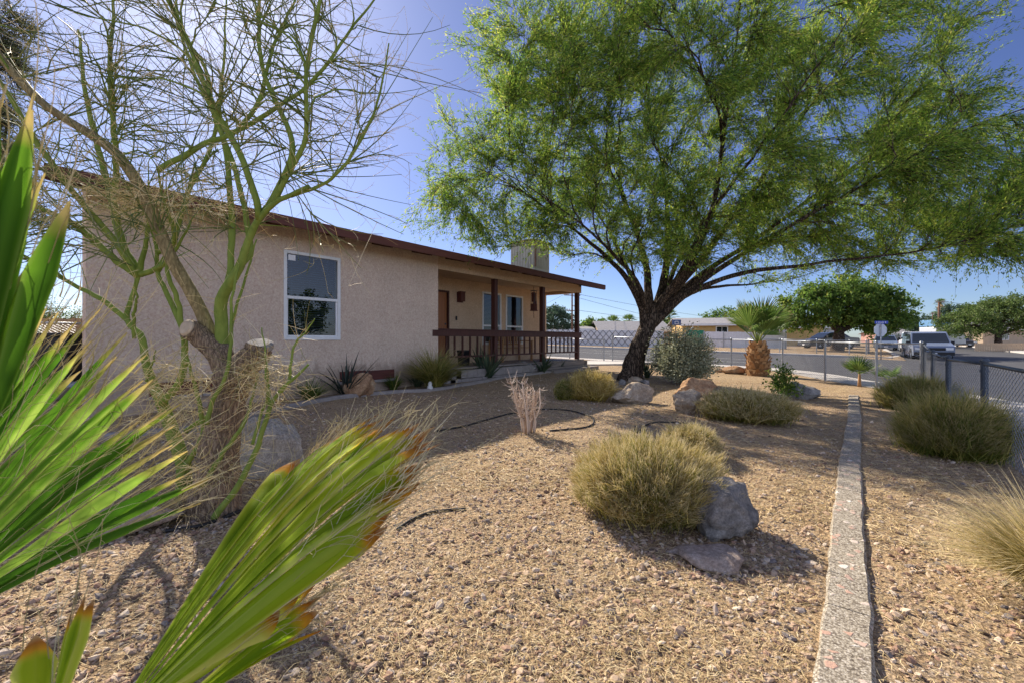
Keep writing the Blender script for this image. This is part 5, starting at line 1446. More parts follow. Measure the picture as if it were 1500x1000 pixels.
def leaf_tree(name, label, c, H, crown, nA, nB, per, L, wd, mat, bark=None, tr=.25, fork=.3, group=None, nC=900, lean=(0, 0), twig=(.4, 1.0)):
    """c base; crown: list of (dx along RV, dy along FV, z, rx, ry, rz) in metres"""
    t = thing(name, label, 'tree', c, group); bark = bark or MAT['mbark']
    E_ = [(c + RV * a + FV * b + ZV * z, np.array([rx, ry, rz])) for a, b, z, rx, ry, rz in crown]
    top = c + ZV * H * fork + RV * lean[0] + FV * lean[1]
    sk = Skel(); P = spline(np.stack([c - ZV * .2, c + (top - c) * .5 + RV * .04, top]), 10); R = np.linspace(tr * 1.25, tr * .8, 10)
    g = G(); rough(P, R, 12, .15, 4, g, 20); sk.add(P[5:], R[5:], 0)
    for e in E_:
        Q = spline(np.stack([top - ZV * .1, top * .5 + e[0] * .5 + ZV * .1 * H * .3 + rng.normal(0, .15, 3), e[0]]), 10); RR = np.linspace(tr * .55, tr * .12, 10)
        g.tubes(Q, RR, 8); sk.add(Q[2:], RR[2:], .5)
    build('trunk', g, bark, t, smooth=True)
    PA, RA = attach(sk, ell_points(E_, nA, .3), 8, .3, tr * .25, .012, .4, .02)
    PB, RB = attach(sk, ell_points(E_, nB, .45), 6, .25, tr * .1, .01, .4, .0)
    PC = twigs_off(PB, nC, twig[0], twig[1], .3, .6, ZV * .05, .15)
    g = G(); g.tubes(PA, RA, 5); g.tubes(PB, RB, 4); g.tubes(PC, np.broadcast_to(np.linspace(.008, .003, 5)[None], PC.shape[:2]), 3, cap=False)
    build('branches', g, bark, t)
    leaves_on(PC, per, L, wd, mat, t, 'crown', .35, .9, True, twig[0] * .3)
    return t


def far(px_, d, z=None):
    p = W(px_, HY, d); p[2] = float(gz(p[0], p[1])) if z is None else z; return p


c = far(1226, 37); 
leaf_tree('tree', 'broad dark green shade tree with a forked trunk across the street behind the stop sign', c, 6.3, [(-1.0, 0, 3.6, 3.6, 3, 1.6), (2.0, 0, 3.7, 3.6, 3, 1.7), (.5, 0, 4.6, 3.2, 2.8, 1.5), (4.6, .4, 3.0, 2.2, 2.2, 1.3), (-2.8, .3, 2.7, 2.0, 2, 1.1), (2.8, -.5, 2.4, 2.6, 2, .9)], 60, 420, 14, .22, .075, MAT['dleaf'], MAT['mbark'], .42, .26, nC=2400, lean=(.2, 0))
c = far(1462, 46)
leaf_tree('tree', 'spreading pale green tree behind the low wooden fence at the right', c, 5.8, [(0, 0, 3.2, 4.2, 3.5, 1.6), (-3.0, 0, 2.4, 2.8, 2.5, 1.2), (3.5, 0, 3.6, 3.8, 3, 1.8), (1.5, 0, 4.3, 2.8, 2.5, 1.2), (-1.2, 0, 3.9, 1.5, 1.5, 1.1), (7, 0, 3.4, 3, 3, 1.8)], 70, 420, 13, .22, .06, MAT['lleaf'], MAT['mbark'], .3, .25, nC=2400)
FT = [(812, 62, 4.6, 2.4, 'gleaf', 'grey green rounded tree beyond the porch end', 0), (868, 66, 2.9, 2.2, 'dleaf', 'bright green tree beyond the lattice wall', 0),
      (1068, 60, 4.6, 3.4, 'dleaf', 'leafy green tree rising behind the yellow house', 1.0), (1130, 64, 4.2, 3.2, 'lleaf', 'pale green tree behind the yellow house beside the young palm', 1.0),
      (968, 70, 3.4, 1.9, 'lleaf', 'light green tree behind the basketball backboard', 0), (46, 20, 2.2, 1.8, 'lleaf', 'sparse green tree beyond the left side fence', 0),
      (1398, 95, 8.6, 3.6, 'gleaf', 'grey brown feathery tree behind the utility pole at the end of the side street', 0), (1330, 110, 6, 5.0, 'dleaf', 'dark tree far down the side street', 0),
      (1352, 100, 6.0, 3.0, 'gleaf', 'hazy tree beside the thin street palm', 0), (1425, 85, 6, 3, 'lleaf', 'green tree behind the pale trailer', 0), (1305, 125, 6, 4.5, 'dleaf', 'dark tree at the far end of the street behind the blue grey car', 0), (840, 75, 1.9, 2.6, 'lleaf', 'low light green hedge plant behind the lattice wall', 0)]
for x, d, H, r, m, lab, z in FT:
    c = far(x, d)
    leaf_tree('tree', lab, c, H, [(0, 0, H * .62, r, r, H * .34), (-.5 * r, 0, H * .5, r * .7, r * .7, H * .28), (.5 * r, .2, H * .52, r * .7, r * .7, H * .28), (.1 * r, 0, H * .8, r * .55, r * .55, H * .22)], 24, 130, 12, .0065 * d * .62, .0024 * d * .62, MAT[m], MAT['mbark'], .16, .35, nC=620)
# bush behind the house on the left with drooping needles
c = G0(-13.4, .2); c = W(-12, HY, 7.6); c[2] = float(gz(c[0], c[1]))
leaf_tree('pine_tree', 'tall tree with drooping dull needles at the left edge beyond the roof corner', c, 5.2, [(-.2, 0, 4.0, .5, .6, 1.0), (-.1, 0, 5.4, .5, .5, .8), (.25, .2, 3.2, .38, .4, .4), (-.3, .2, 6.3, .6, .6, .8), (.25, 0, 4.5, .3, .3, .3)], 30, 190, 30, .10, .006, MAT['pine'], MAT['mbark'], .12, .5, nC=900, twig=(.2, .45))


def far_palm(name, label, c, th, R, n=26, skirt=True, group=None, seed=1):
    r = np.random.default_rng(seed); t = thing(name, label, 'palm', c, group)
    g = G(); g.tubes(spline(np.stack([c - ZV * .2, c + ZV * th * .5 + RV * .05, c + ZV * th]), 8), np.linspace(R * .17, R * .13, 8), 8, r=[.3]); build('trunk', g, MAT['boot'], t, smooth=True)
    gl = G()
    for k in range(n):
        a = k * 2.4 + r.normal(0, .2); til = .1 + 1.75 * (k + .5) / n; ax = np.array([math.cos(a) * math.sin(til), math.sin(a) * math.sin(til), math.cos(til)])
        hub = c + ZV * th + ax * R * .5; side = unit(np.cross(ax, ZV + .01)); nrm = np.cross(side, ax); aa = np.linspace(-1.1, 1.1, 11)
        tips = hub + R * .55 * (np.cos(aa)[:, None] * ax + np.sin(aa)[:, None] * side); fan(gl, None, hub, tips, nrm, K=5, split=.4, droop=.2, rbase=r.normal(0, .2))
        gl.tubes(np.stack([c + ZV * th, hub]), .02 * R, 3, r=[.3])
    build('crown', gl, MAT['palm2'], t)
    if skirt:
        g = G(); m = 220; a = r.uniform(0, 2 * PI, m); z = r.uniform(.35, 1.0, m); b = np.stack([np.cos(a) * R * .15, np.sin(a) * R * .15, z * R * .9], 1) + c + ZV * (th - R * .95)
        d = unit(np.stack([np.cos(a) * .5, np.sin(a) * .5, -np.ones(m)], 1) + r.normal(0, .2, (m, 3))); g.leaves(b, d, rdir(m), np.full(m, R * .5), np.full(m, R * .06)); build('skirt', g, MAT['straw'], t)
    return t


for x, d, th, R, lab, sd in ((898, 68, 2.4, 1.55, 'left of the pair of bushy fan palms beyond the lattice wall', 1), (921, 70, 2.7, 1.5, 'right of the pair of bushy fan palms beyond the lattice wall', 2), (884, 82, 3.0, .8, 'small dark palm left of the bushy pair beyond the lattice wall', 3),
                           (1378, 120, 10.2, 1.7, 'tall thin fan palm beside the utility pole on the side street', 4), (980, 74, 3.6, 1.8, 'arching palm fronds showing behind the leaning trunk fork', 5), (1369, 128, 7.5, 1.5, 'shorter thin palm left of the utility pole on the side street', 6)):
    far_palm('fan_palm', lab, far(x, d), th, R, 22, sd != 5, seed=sd)
# ------------------------------------------------------------------ hoses
def hose(label, pts, r=.011):
    P = np.array([gp(x, y)[0] for x, y in pts]); P = spline(P, 40); P[:, 2] = gz(P[:, 0], P[:, 1]) + r * .9
    g = G(); g.tubes(P, r, 8); tag(build('hose', g, MAT['hose'], smooth=True, loc=P[0]), label, 'hose')


hose('short black hose stub lying alone on the open gravel', [(582, 776), (600, 764), (625, 753), (655, 748), (682, 746)], .009)
hose('long looped black irrigation hose beside the dead bush', [(640, 632), (690, 622), (735, 609), (790, 600), (830, 601), (862, 609), (870, 618), (862, 625), (835, 629), (805, 631)])
hose('black hose piece bending behind the largest shrub', [(933, 634), (944, 624), (960, 619), (1000, 620), (1030, 625)])
hose('black hose lying at the foot of the sawn trunk', [(240, 780), (275, 775), (300, 770), (335, 757), (352, 750)], .012)

# ------------------------------------------------------------------ chain link fences
def chain(g, A, B, h0, z0f, cell=.06, r=.0016):
    """woven wires between two posts; each wire a zigzag"""
    A = np.asarray(A, float); B = np.asarray(B, float); L = np.linalg.norm(B - A); n = max(2, int(L / cell)); m = int(h0 / (cell * .5)) + 1
    u = (B - A) / L; nr = np.array([-u[1], u[0]])
    zz = np.linspace(0, h0, m); xs = (np.arange(n) + .5) * (L / n)
    off = np.where(np.arange(m) % 2 == 0, -.5, .5) * (L / n) * 1.02
    for sgn in (1,):
        X = xs[:, None] + off[None] * np.where(np.arange(n) % 2 == 0, 1, -1)[:, None] * sgn
        y = np.where(np.arange(m) % 2 == 0, -1, 1)[None] * .002 * np.ones((n, 1))
        base = z0f(A[0] + u[0] * X, A[1] + u[1] * X)
        P = np.stack([A[0] + u[0] * X + nr[0] * y, A[1] + u[1] * X + nr[1] * y, base + zz[None] + .03], -1)
        g.tubes(P, r, 3, cap=False, r=np.full(n, .5))


def fence(name, label, pts, h, postr=.03, mesh_h=None, mat='steel', cell=.055, wr=.0036, tops=None):
    c = np.array([*pts[0], float(gz(*pts[0]))]); t = thing(name, label, 'fence', c)
    zs = [float(gz(*p)) for p in pts]; hs = tops or [h] * len(pts)
    for p, z, hh in zip(pts, zs, hs):
        g = G(); g.lathe([(postr, -.1), (postr, hh), (postr * 1.25, hh + .002), (postr * 1.25, hh + .02), (postr * .8, hh + .045), (0, hh + .055)], (p[0], p[1], z), n=12); g.lathe([(postr * 1.2, hh - .12), (postr * 1.2, hh - .09)], (p[0], p[1], z), n=12)
        build('post', g, MAT[mat], t, smooth=False)
    g = G(); P = np.array([[p[0], p[1], z + hh - .02] for p, z, hh in zip(pts, zs, hs)])
    for a, b in zip(P[:-1], P[1:]): g.tubes(np.stack([a, b]), .019, 8)
    build('top_rail', g, MAT[mat], t, smooth=True)
    g = G()
    for a, b, ha, hb in zip(pts[:-1], pts[1:], hs[:-1], hs[1:]): chain(g, a, b, min(ha, hb) - .05, gz, cell, wr)
    build('chain_mesh', g, MAT['wire'], t)
    return t


fence('chain_link_fence', 'galvanised chain link fence along the street front of the yard', FENCE_PTS[2:], 1.13, .028, tops=[1.15, 1.13, 1.13, 1.15, 1.15, 1.16, 1.19])
fence('chain_link_fence', 'grey chain link fence along the right side of the yard', [(1.2, 13.66), (1.2, 12.2), (1.2, 10.3), (1.21, 7.7), (1.22, 5.2), (1.22, 2.6), (1.22, 0.2), (1.22, -2.2)], 1.07, .036, mat='dsteel', tops=[1.17, 1.02, .97, 1.0, 1.0, 1.0, 1.0, 1.0], wr=.0027)
fence('chain_link_fence', 'low chain link gate panel across the concrete walk to the street', [(-9.55, 19.82), (-11.4, 19.82), (-13.6, 19.85)], 1.02, .028)
fence('chain_link_fence', 'chain link fence beyond the leaves at the left of the house', [(-15.6, .1), (-14.6, 1.2), (-13.2, 2.3), (-12.5, 2.9)], 1.3, .03)
# plates wired to the fence
for x, z, w, h, lab, oc in ((-8.15, .78, .26, .26, 'tan octagonal plate wired to the street fence left of the leaning trunk', 1), (-7.35, 1.12, .24, .2, 'pale square plate wired to the top of the street fence behind the leaning trunk', 0)):
    g = G(); zb = float(gz(x, 19.85)) + z
    n = 8 if oc else 4; a = np.arange(n) / n * 2 * PI + PI / n
    sc = .5 / math.cos(PI / n)
    g.prism([(x + w * sc * math.cos(q), 19.80, zb + h * sc * math.sin(q)) for q in a], (0, .006, 0)); tag(build('plate', g, MAT['plate'] if oc else MAT['signback'], loc=(x, 19.8, zb)), lab, 'sign')

# ------------------------------------------------------------------ left side: bins, boards
c = W(92, HY, 8.6); c[2] = float(gz(c[0], c[1]))
bn = thing('storage_bin', 'black plastic bin standing beyond the house corner behind the palm leaves', 'bin', c)
g = G(); g.obox(c + ZV * .52, RV * .42, FV * .35, ZV * .48); build('bin_body', g, MAT['blackbox'], bn, bevel=.03)
g = G(); g.obox(c + ZV * 1.035, RV * .45, FV * .38, ZV * .033); build('lid', g, MAT['blackbox'], bn, bevel=.015)
for k, (x, d, z, sx, col) in enumerate(((70, 7.6, .1, .30, 'brick'), (104, 7.9, .12, .26, 'bluemat'))):
    c = W(x, HY, d); c[2] = float(gz(c[0], c[1])); g = G(); g.obox(c + ZV * z, RV * sx, FV * .2, ZV * z)
    tag(build('box', g, MAT[col], loc=c, bevel=.02), ('weathered grey block lying in front of the black bin', 'blue grey crate beside the black bin at the house corner')[k], 'box')
A = W(62, HY, 14.5); B = W(150, HY, 15.0); z = float(gz(A[0], A[1]))
wf = thing('wooden_fence', 'old brown board fence behind the black bin left of the house', 'fence', np.array([A[0], A[1], z]))
g = G(); u = unit(B - A); n = 20
for k in range(n):
    b = A + (B - A) * (k + .5) / n; b[2] = z + .72 + rng.normal(0, .02); g.obox(b, u * .048, np.cross(u, ZV) * .01, ZV * .72, r=rng.random())
build('boards', g, MAT['fencewood'], wf)
g = G()
for zz in (.4, 1.2):
    b = (A + B) / 2; b[2] = z + zz; g.obox(b + np.cross(u, ZV) * .032, (B - A) * .5, np.cross(u, ZV) * .02, ZV * .04)
build('rails', g, MAT['fencewood'], wf)
# small white ornament in the bed
p, d = gp(630, 572); g = G(); g.lathe([(.0, 0), (.06, 0), (.065, .05), (.05, .10), (.035, .12), (.045, .15), (.03, .19), (0, .2)], p, n=16)
tag(build('garden_ornament', g, MAT['bulb'], smooth=True, loc=p), 'small white ornament at the edge of the house bed below the grass clump', 'ornament')

# ------------------------------------------------------------------ across the street
def wall_run(name, label, P, h, th, mat, cat='wall'):
    P = np.asarray(P, float); g = G(); c = np.array([*P[0], float(gz(*P[0]))])
    for a, b in zip(P[:-1], P[1:]):
        u = unit(b - a); n = np.array([-u[1], u[0]]) * th / 2; za, zb = float(plane(*a)), float(plane(*b))
        q = [a - n, b - n, b + n, a + n]; V = [(*q[0], za - .3), (*q[1], zb - .3), (*q[2], zb - .3), (*q[3], za - .3), (*q[0], za + h), (*q[1], zb + h), (*q[2], zb + h), (*q[3], za + h)]
        g.add(V, [(0, 3, 2, 1), (4, 5, 6, 7), (0, 1, 5, 4), (1, 2, 6, 5), (2, 3, 7, 6), (3, 0, 4, 7)])
    return g, c


def XY(px_, d): p = W(px_, HY, d); return np.array([p[0], p[1]])


ya = 39.2
WL, WR = np.array([-40., ya]), np.array([-13.3, ya])
g, c = wall_run('', '', [WL, WR], 1.45, .2, None)
wl = thing('block_wall', 'long white block wall with a dark diamond lattice across the street', 'wall', c); build('wall', g, MAT['wallw'], wl)
g = G(); cell = .62; n = int((WR[0] - WL[0]) / cell)
for k in range(n):
    x0 = WL[0] + k * cell; zz = float(plane(x0, ya))
    for j in range(2):
        zb = zz + .08 + j * .68
        for sx in (1, -1):
            a = np.array([x0 if sx > 0 else x0 + cell, ya - .12, zb]); b = np.array([x0 + cell if sx > 0 else x0, ya - .12, zb + .68]); g.tubes(np.stack([a, b]) + [0, -.006 * sx, 0], .022, 4, r=[.5])
build('lattice', g, MAT['dsteel'], wl)
gs = XY(1006, 44.5); ge = XY(1031, 43.5)
g, c = wall_run('', '', [gs, ge], 1.55, .06, None); tag(build('screen_fence', g, MAT['greenscreen'], loc=c), 'dark green fabric screen between the sage bush and the white board fence', 'fence')
PB_ = [XY(1032, 43), XY(1060, 41.5), XY(1110, 40.2), XY(1152, 39.6)]
c = np.array([*PB_[0], float(plane(*PB_[0]))]); bf = thing('board_fence', 'white vertical board fence in front of the yellow house', 'fence', c)
g = G(); gp_ = G()
for a, b in zip(PB_[:-1], PB_[1:]):
    u = unit(b - a); L = np.linalg.norm(b - a); n = int(L / .2); nn = np.array([-u[1], u[0], 0])
    for k in range(n):
        q = a + u * (k + .5) * L / n; z = float(plane(*q)); g.obox(np.array([*q, z + .72]), np.array([*u, 0]) * L / n * .485, nn * .012, ZV * (.70 + rng.normal(0, .01)))
    for k in range(int(L / 2.2) + 1):
        q = a + u * min(k * 2.2, L - .06); z = float(plane(*q)); gq = G(); gq.obox(np.array([*q, z + .72]) + nn * .08 * -1, np.array([*u, 0]) * .035, nn * .035, ZV * .76); build('post', gq, MAT['steel'], bf)
build('boards', g, MAT['wfence'], bf)


def simple_house(name, label, c, L, Dp, h, rise, over, wmat, rmat, ang, wins=(), fmat='white', door=None):
    """gabled house; local x along the front, y into the depth, front face at y=0"""
    t = thing(name, label, 'house', c); ca, sa = math.cos(ang), math.sin(ang); ex = np.array([ca, sa, 0]); ey = np.array([-sa, ca, 0])
    T = lambda x, y, z: c + ex * x + ey * y + ZV * z
    g = G(); g.prism([T(0, 0, -.4), T(L, 0, -.4), T(L, Dp, -.4), T(0, Dp, -.4)], ZV * (h + .4))
    for x in (0.0, L - .15): g.prism([T(x, .0, h), T(x, Dp, h), T(x, Dp / 2, h + rise * .93)], ex * .15)
    build('wall', g, MAT[wmat], t)
    g = G()
    for y0, y1 in ((-over, Dp / 2), (Dp + over, Dp / 2)):
        k = rise / (Dp / 2); z0 = h - k * over + .02; z1 = h + rise + .02
        V = [T(-over, y0, z0), T(L + over, y0, z0), T(L + over, y1, z1), T(-over, y1, z1)]; V = np.array(V); g.add(np.concatenate([V, V + ZV * .09]), [(0, 3, 2, 1), (4, 5, 6, 7), (0, 1, 5, 4), (1, 2, 6, 5), (2, 3, 7, 6), (3, 0, 4, 7)])
    build('roof', g, MAT[rmat], t)
    k = rise / (Dp / 2); g = G(); g.obox(T(L / 2, -over - .022, h - k * over + .0), ex * (L / 2 + over), ey * .02, ZV * .12); build('fascia', g, MAT[fmat], t)
    for (x, z, w, hh) in wins:
        g = G()
        for (dx, dz, sx, sz) in ((-w / 2 - .05, 0, .05, hh / 2 + .1), (w / 2 + .05, 0, .05, hh / 2 + .1), (0, hh / 2 + .05, w / 2, .05), (0, -hh / 2 - .05, w / 2, .05), (0, 0, .02, hh / 2)): g.obox(T(x + dx, -.022, z + dz), ex * sx, ey * .02, ZV * sz)
        f = build('window', g, MAT['white'], t); g = G(); g.obox(T(x, -.006, z), ex * w / 2, ey * .004, ZV * hh / 2); build('pane', g, MAT['carglass'], f)
    if door:
        g = G(); g.obox(T(door, -.03, 1.0), ex * .45, ey * .025, ZV * 1.0); build('door', g, MAT['white'], t)
    return t


def hloc(px_, d): p = W(px_, HY, d); p[2] = float(plane(p[0], p[1])); return p


fa = YAW  # facing the camera side on
simple_house('house', 'low yellow house with white fascia behind the white board fence', hloc(1000, 52), 14.5, 8, 2.25, .75, .5, 'yellow', 'greyroof', YAW - .18, ((4.2, 1.5, 1.1, .8), (9.5, 1.5, 1.2, .8)))
simple_house('house', 'grey roofed house behind the lattice wall left of the leaning trunk', hloc(880, 60), 9, 7, 1.5, 1.2, .4, 'tanwall', 'greyroof', YAW, ((3, .9, 1, .7),))
simple_house('house', 'flat grey roofed house behind the lattice wall seen through the porch', hloc(770, 62), 9, 7, 1.5, .5, .4, 'wallw', 'greyroof', YAW, ((5, .9, 1, .7),))
simple_house('house', 'white walled house with a carport beyond the young palm', hloc(1146, 50), 7.0, 7, 2.1, .7, .6, 'wallw', 'greyroof', YAW + .1, ((2, 1.3, 1, .9),))
simple_house('house', 'pink walled house under the trees far down the street behind the stop sign', hloc(1293, 96), 7, 6, 2.0, .8, .4, 'pinkwall', 'greyroof', YAW, ((3, 1.3, 1.2, .9),))
simple_house('house', 'tan house far down the side street left of the utility pole', hloc(1328, 105), 8, 6, 2.6, .9, .4, 'tanwall', 'greyroof', YAW, ((2, 1.4, 1.2, 1.0), (6, 1.4, 1.2, 1.0)))
simple_house('house', 'shaded house beneath the spreading pale tree at the right', hloc(1440, 58), 14, 7, 2.2, .8, .5, 'tanwall', 'greyroof', YAW + .1, ((3, 1.3, 1.2, .9), (8, 1.3, 1.4, .9)))
simple_house('house', 'white house roof far beyond the porch railing', hloc(700, 66), 7, 6, 1.8, .6, .4, 'wallw', 'greyroof', YAW, ())

# unseen trees added across the side street for the window panes to mirror
for k, (x, y, H, r, lab) in enumerate(((19, 13, 5.5, 3.2, 'unseen tree across the side street mirrored in the tall window'), (24, 20, 6.5, 3.6, 'taller unseen tree across the side street mirrored in the porch windows'), (21, 5.5, 4.5, 2.8, 'low unseen tree across the side street opposite the yard'))):
    leaf_tree('tree', lab, G0(x, y), H, [(0, 0, H * .62, r, r, H * .34), (-.5 * r, 0, H * .5, r * .7, r * .7, H * .28), (.5 * r, .2, H * .52, r * .7, r * .7, H * .28)], 24, 110, 12, .22, .08, MAT['dleaf'], MAT['mbark'], .2, .3, nC=500)
# low wooden fence, far right
fpz = [XY(1428, 42.5), XY(1500, 41), XY(1560, 40)]
c = np.array([*fpz[0], float(plane(*fpz[0]))]); lf = thing('picket_fence', 'low pale wooden fence under the spreading tree at the right', 'fence', c); g = G()
for a, b in zip(fpz[:-1], fpz[1:]):
    u = unit(b - a); L = np.linalg.norm(b - a); n = int(L / .16); nn = np.array([-u[1], u[0], 0])
    for k in range(n): q = a + u * (k + .5) * L / n; g.obox(np.array([*q, float(plane(*q)) + .3]), np.array([*u, 0]) * L / n * .46, nn * .012, ZV * .36)
build('pickets', g, MAT['palewood'], lf)
g = G()
for a, b in zip(fpz[:-1], fpz[1:]):
    u = unit(b - a); nn = np.array([-u[1], u[0], 0]); m = (a + b) / 2; g.obox(np.array([*m, float(plane(*m)) + .45]) + nn * .035, np.array([*(b - a), 0]) * .5, nn * .02, ZV * .04)
build('rail', g, MAT['palewood'], lf)
# the neighbour's chain link fence across the street
fence('chain_link_fence', 'low chain link fence round the yard across the street under the shade tree', [(-6.6, 37.6), (-4.4, 37.6), (-2.2, 37.6), (-.4, 37.7), (.5, 38.6), (.7, 41.5)], .95, .03, cell=.11, wr=.004)

# ------------------------------------------------------------------ poles, wires, signs
def pole(name, label, c, h, arms, r=.13):
    t = thing(name, label, 'utility pole', c); g = G(); g.tubes(np.stack([c - ZV * .3, c + ZV * h * .5, c + ZV * h]), np.array([r, r * .88, r * .72]), 10); build('mast', g, MAT['polew'], t, smooth=True)
    for z, hw in arms:
        g = G(); a = RV * math.cos(.25) + FV * math.sin(.25); g.obox(c + ZV * (h - z) - FV * (r + .03), a * hw, np.cross(a, ZV) * .05, ZV * .055); ar = build('crossarm', g, MAT['polew'], t)
        g = G()
        for k in (-.92, -.5, .5, .92): g.lathe([(.05, 0), (.06, .06), (.03, .12), (.05, .16), (0, .18)], c + ZV * (h - z + .056) - FV * (r + .03) + a * hw * k, n=8)
        build('insulators', g, MAT['steel'], ar)
    return t


c1 = hloc(838, 58); h1 = CAMZ + (HY - 430) / F_PX * 58 - c1[2]
pole('utility_pole', 'dark wooden utility pole seen under the porch end', c1, h1, ((.25, 1.1), (2.2, .8)))
c2 = hloc(1375.5, 62); h2 = CAMZ + (HY - 442) / F_PX * 62 - c2[2]
pole('utility_pole', 'red brown utility pole rising behind the silver blue van', c2, h2, ((.1, .75),), .16)
c3 = hloc(1366, 75); pole('utility_pole', 'thin pale pole just left of the red brown utility pole', c3, 5.2, ((.2, .35),), .07)
c4 = hloc(843, 90); pole('utility_pole', 'thin distant pole right of the dark one under the porch end', c4, 6.4, ((.2, .5),), .09)
def wire(label, a, b, sag, r=.012):
    s = np.linspace(0, 1, 30)[:, None]; P = a + (b - a) * s - ZV * sag * 4 * s * (1 - s); g = G(); g.tubes(P, r, 4); tag(build('overhead_wire', g, MAT['blacktrim'], loc=P[0]), label, 'wire', 'overhead wires')
wire('upper overhead wire running from the dark pole behind the leaning tree', c1 + ZV * (h1 - .1) + RV * .8, W(1130, 472, 130), .8, .02)
wire('middle overhead wire running from the dark pole behind the leaning tree', c1 + ZV * (h1 - .1) - RV * .8, W(1080, 481, 120), 1.0, .02)
wire('lowest overhead wire running from the dark pole behind the leaning tree', c1 + ZV * (h1 - 2.1) + RV * .5, W(1060, 472, 110), .6, .02)
wire('overhead wire from the red brown pole above the spreading pale tree', c2 + ZV * (h2 + .1), W(1620, 455, 62), .5, .022)
wire('overhead wire slanting left from the dark pole under the porch roof', c1 + ZV * (h1 - .1) - RV * .9, W(700, 480, 75), .5, .018)
for k, (ya_, yb_, lab) in enumerate(((330, 343, 'topmost of the wires crossing the sky left of the house'), (352, 368, 'second wire from the top left of the house'), (366, 385, 'third wire from the top left of the house'), (378, 398, 'lowest of the wires crossing the sky left of the house'))):
    wire(lab, W(-300, ya_ - 22, 24), W(240, yb_ + 12, 30), .15, .011)

# stop sign seen from behind with a street name blade
c = hloc(1290.5, 27.5); ss = thing('stop_sign', 'grey back of a stop sign with a blue street name blade on the far corner', 'street sign', c)
zc = CAMZ + (HY - 483.5) / F_PX * 27.5; h = CAMZ + (HY - 471) / F_PX * 27.5 - c[2]
g = G(); g.tubes(np.stack([c - ZV * .2, c + ZV * h]), .03, 8); build('post', g, MAT['steel'], ss, smooth=True)
a = np.arange(8) / 8 * 2 * PI + PI / 8; rr = .385 / math.cos(PI / 8)
cc = c * [1, 1, 0] + ZV * zc + FV * .04
g = G(); g.prism([cc + RV * rr * math.cos(q) + ZV * rr * math.sin(q) for q in a], FV * .006); build('sign_plate', g, MAT['signback'], ss)
g = G()
for dz in (-.2, .2): g.obox(cc - FV * .012 + ZV * dz, RV * .06, FV * .006, ZV * .02)
build('bracket', g, MAT['steel'], ss)
cb = c * [1, 1, 0] + ZV * (zc + .46) - FV * .036
g = G(); g.obox(cb, RV * .40, FV * .004, ZV * .085); bl = build('name_blade', g, MAT['signblue'], ss)
g = G(); x = -.30
for w_, h_ in ((.035, .045), (0, 0), (.05, .045), (.02, .04), (.035, .035), (.035, .035), (.02, .045), (.035, .035), (.03, .04), (0, 0), (.05, .05)):
    if w_: g.obox(cb - FV * .006 + RV * (x + w_ / 2), RV * w_ * .42, FV * .0015, ZV * h_ * .9)
    x += (w_ or .04) + .018
build('lettering', g, MAT['signwhite'], bl)

# basketball hoop
c = hloc(991, 47); bh = thing('basketball_hoop', 'blue basketball backboard on a pole beyond the lattice wall', 'basketball hoop', c); zb = CAMZ + (HY - 472.5) / F_PX * 47
g = G(); g.tubes(np.stack([c, np.array([c[0], c[1], zb]) + FV * .3]), .05, 8); build('pole', g, MAT['dsteel'], bh)
cc = np.array([c[0], c[1], zb])
g = G(); g.obox(cc, RV * .46, FV * .02, ZV * .29); bb = build('backboard', g, surf('blue_board', (.06, .09, .20), (.05, .08, .17), 6, .5), bh)
g = G()
for dx, dz, sx, sz in ((-.17, -.02, .02, .13), (.17, -.02, .02, .13), (0, .11, .19, .02), (0, -.15, .19, .02)): g.obox(cc - FV * .026 + RV * dx + ZV * dz, RV * sx, FV * .004, ZV * sz)
build('target_square', g, MAT['signwhite'], bb)
g = G(); q = np.linspace(0, 2 * PI, 20); g.tubes(np.array([cc - FV * .28 - ZV * .2 + RV * .22 * math.cos(w) + FV * .22 * math.sin(w) for w in q]), .015, 5); build('rim', g, MAT['rust'], bh)
# pale leaning boards below the hoop
c = hloc(1004, 45.5); g = G()
for k in range(5): g.obox(c + ZV * (.95 + .12 * k) + RV * (.12 * k - .2), (RV * .5 + ZV * .42) * (.8 if k % 2 else 1), FV * .03, (ZV * .5 - RV * .42) * .08)
tag(build('lumber_pile', g, MAT['wfence'], loc=c), 'pale boards leaning in a heap behind the lattice wall below the backboard', 'lumber')

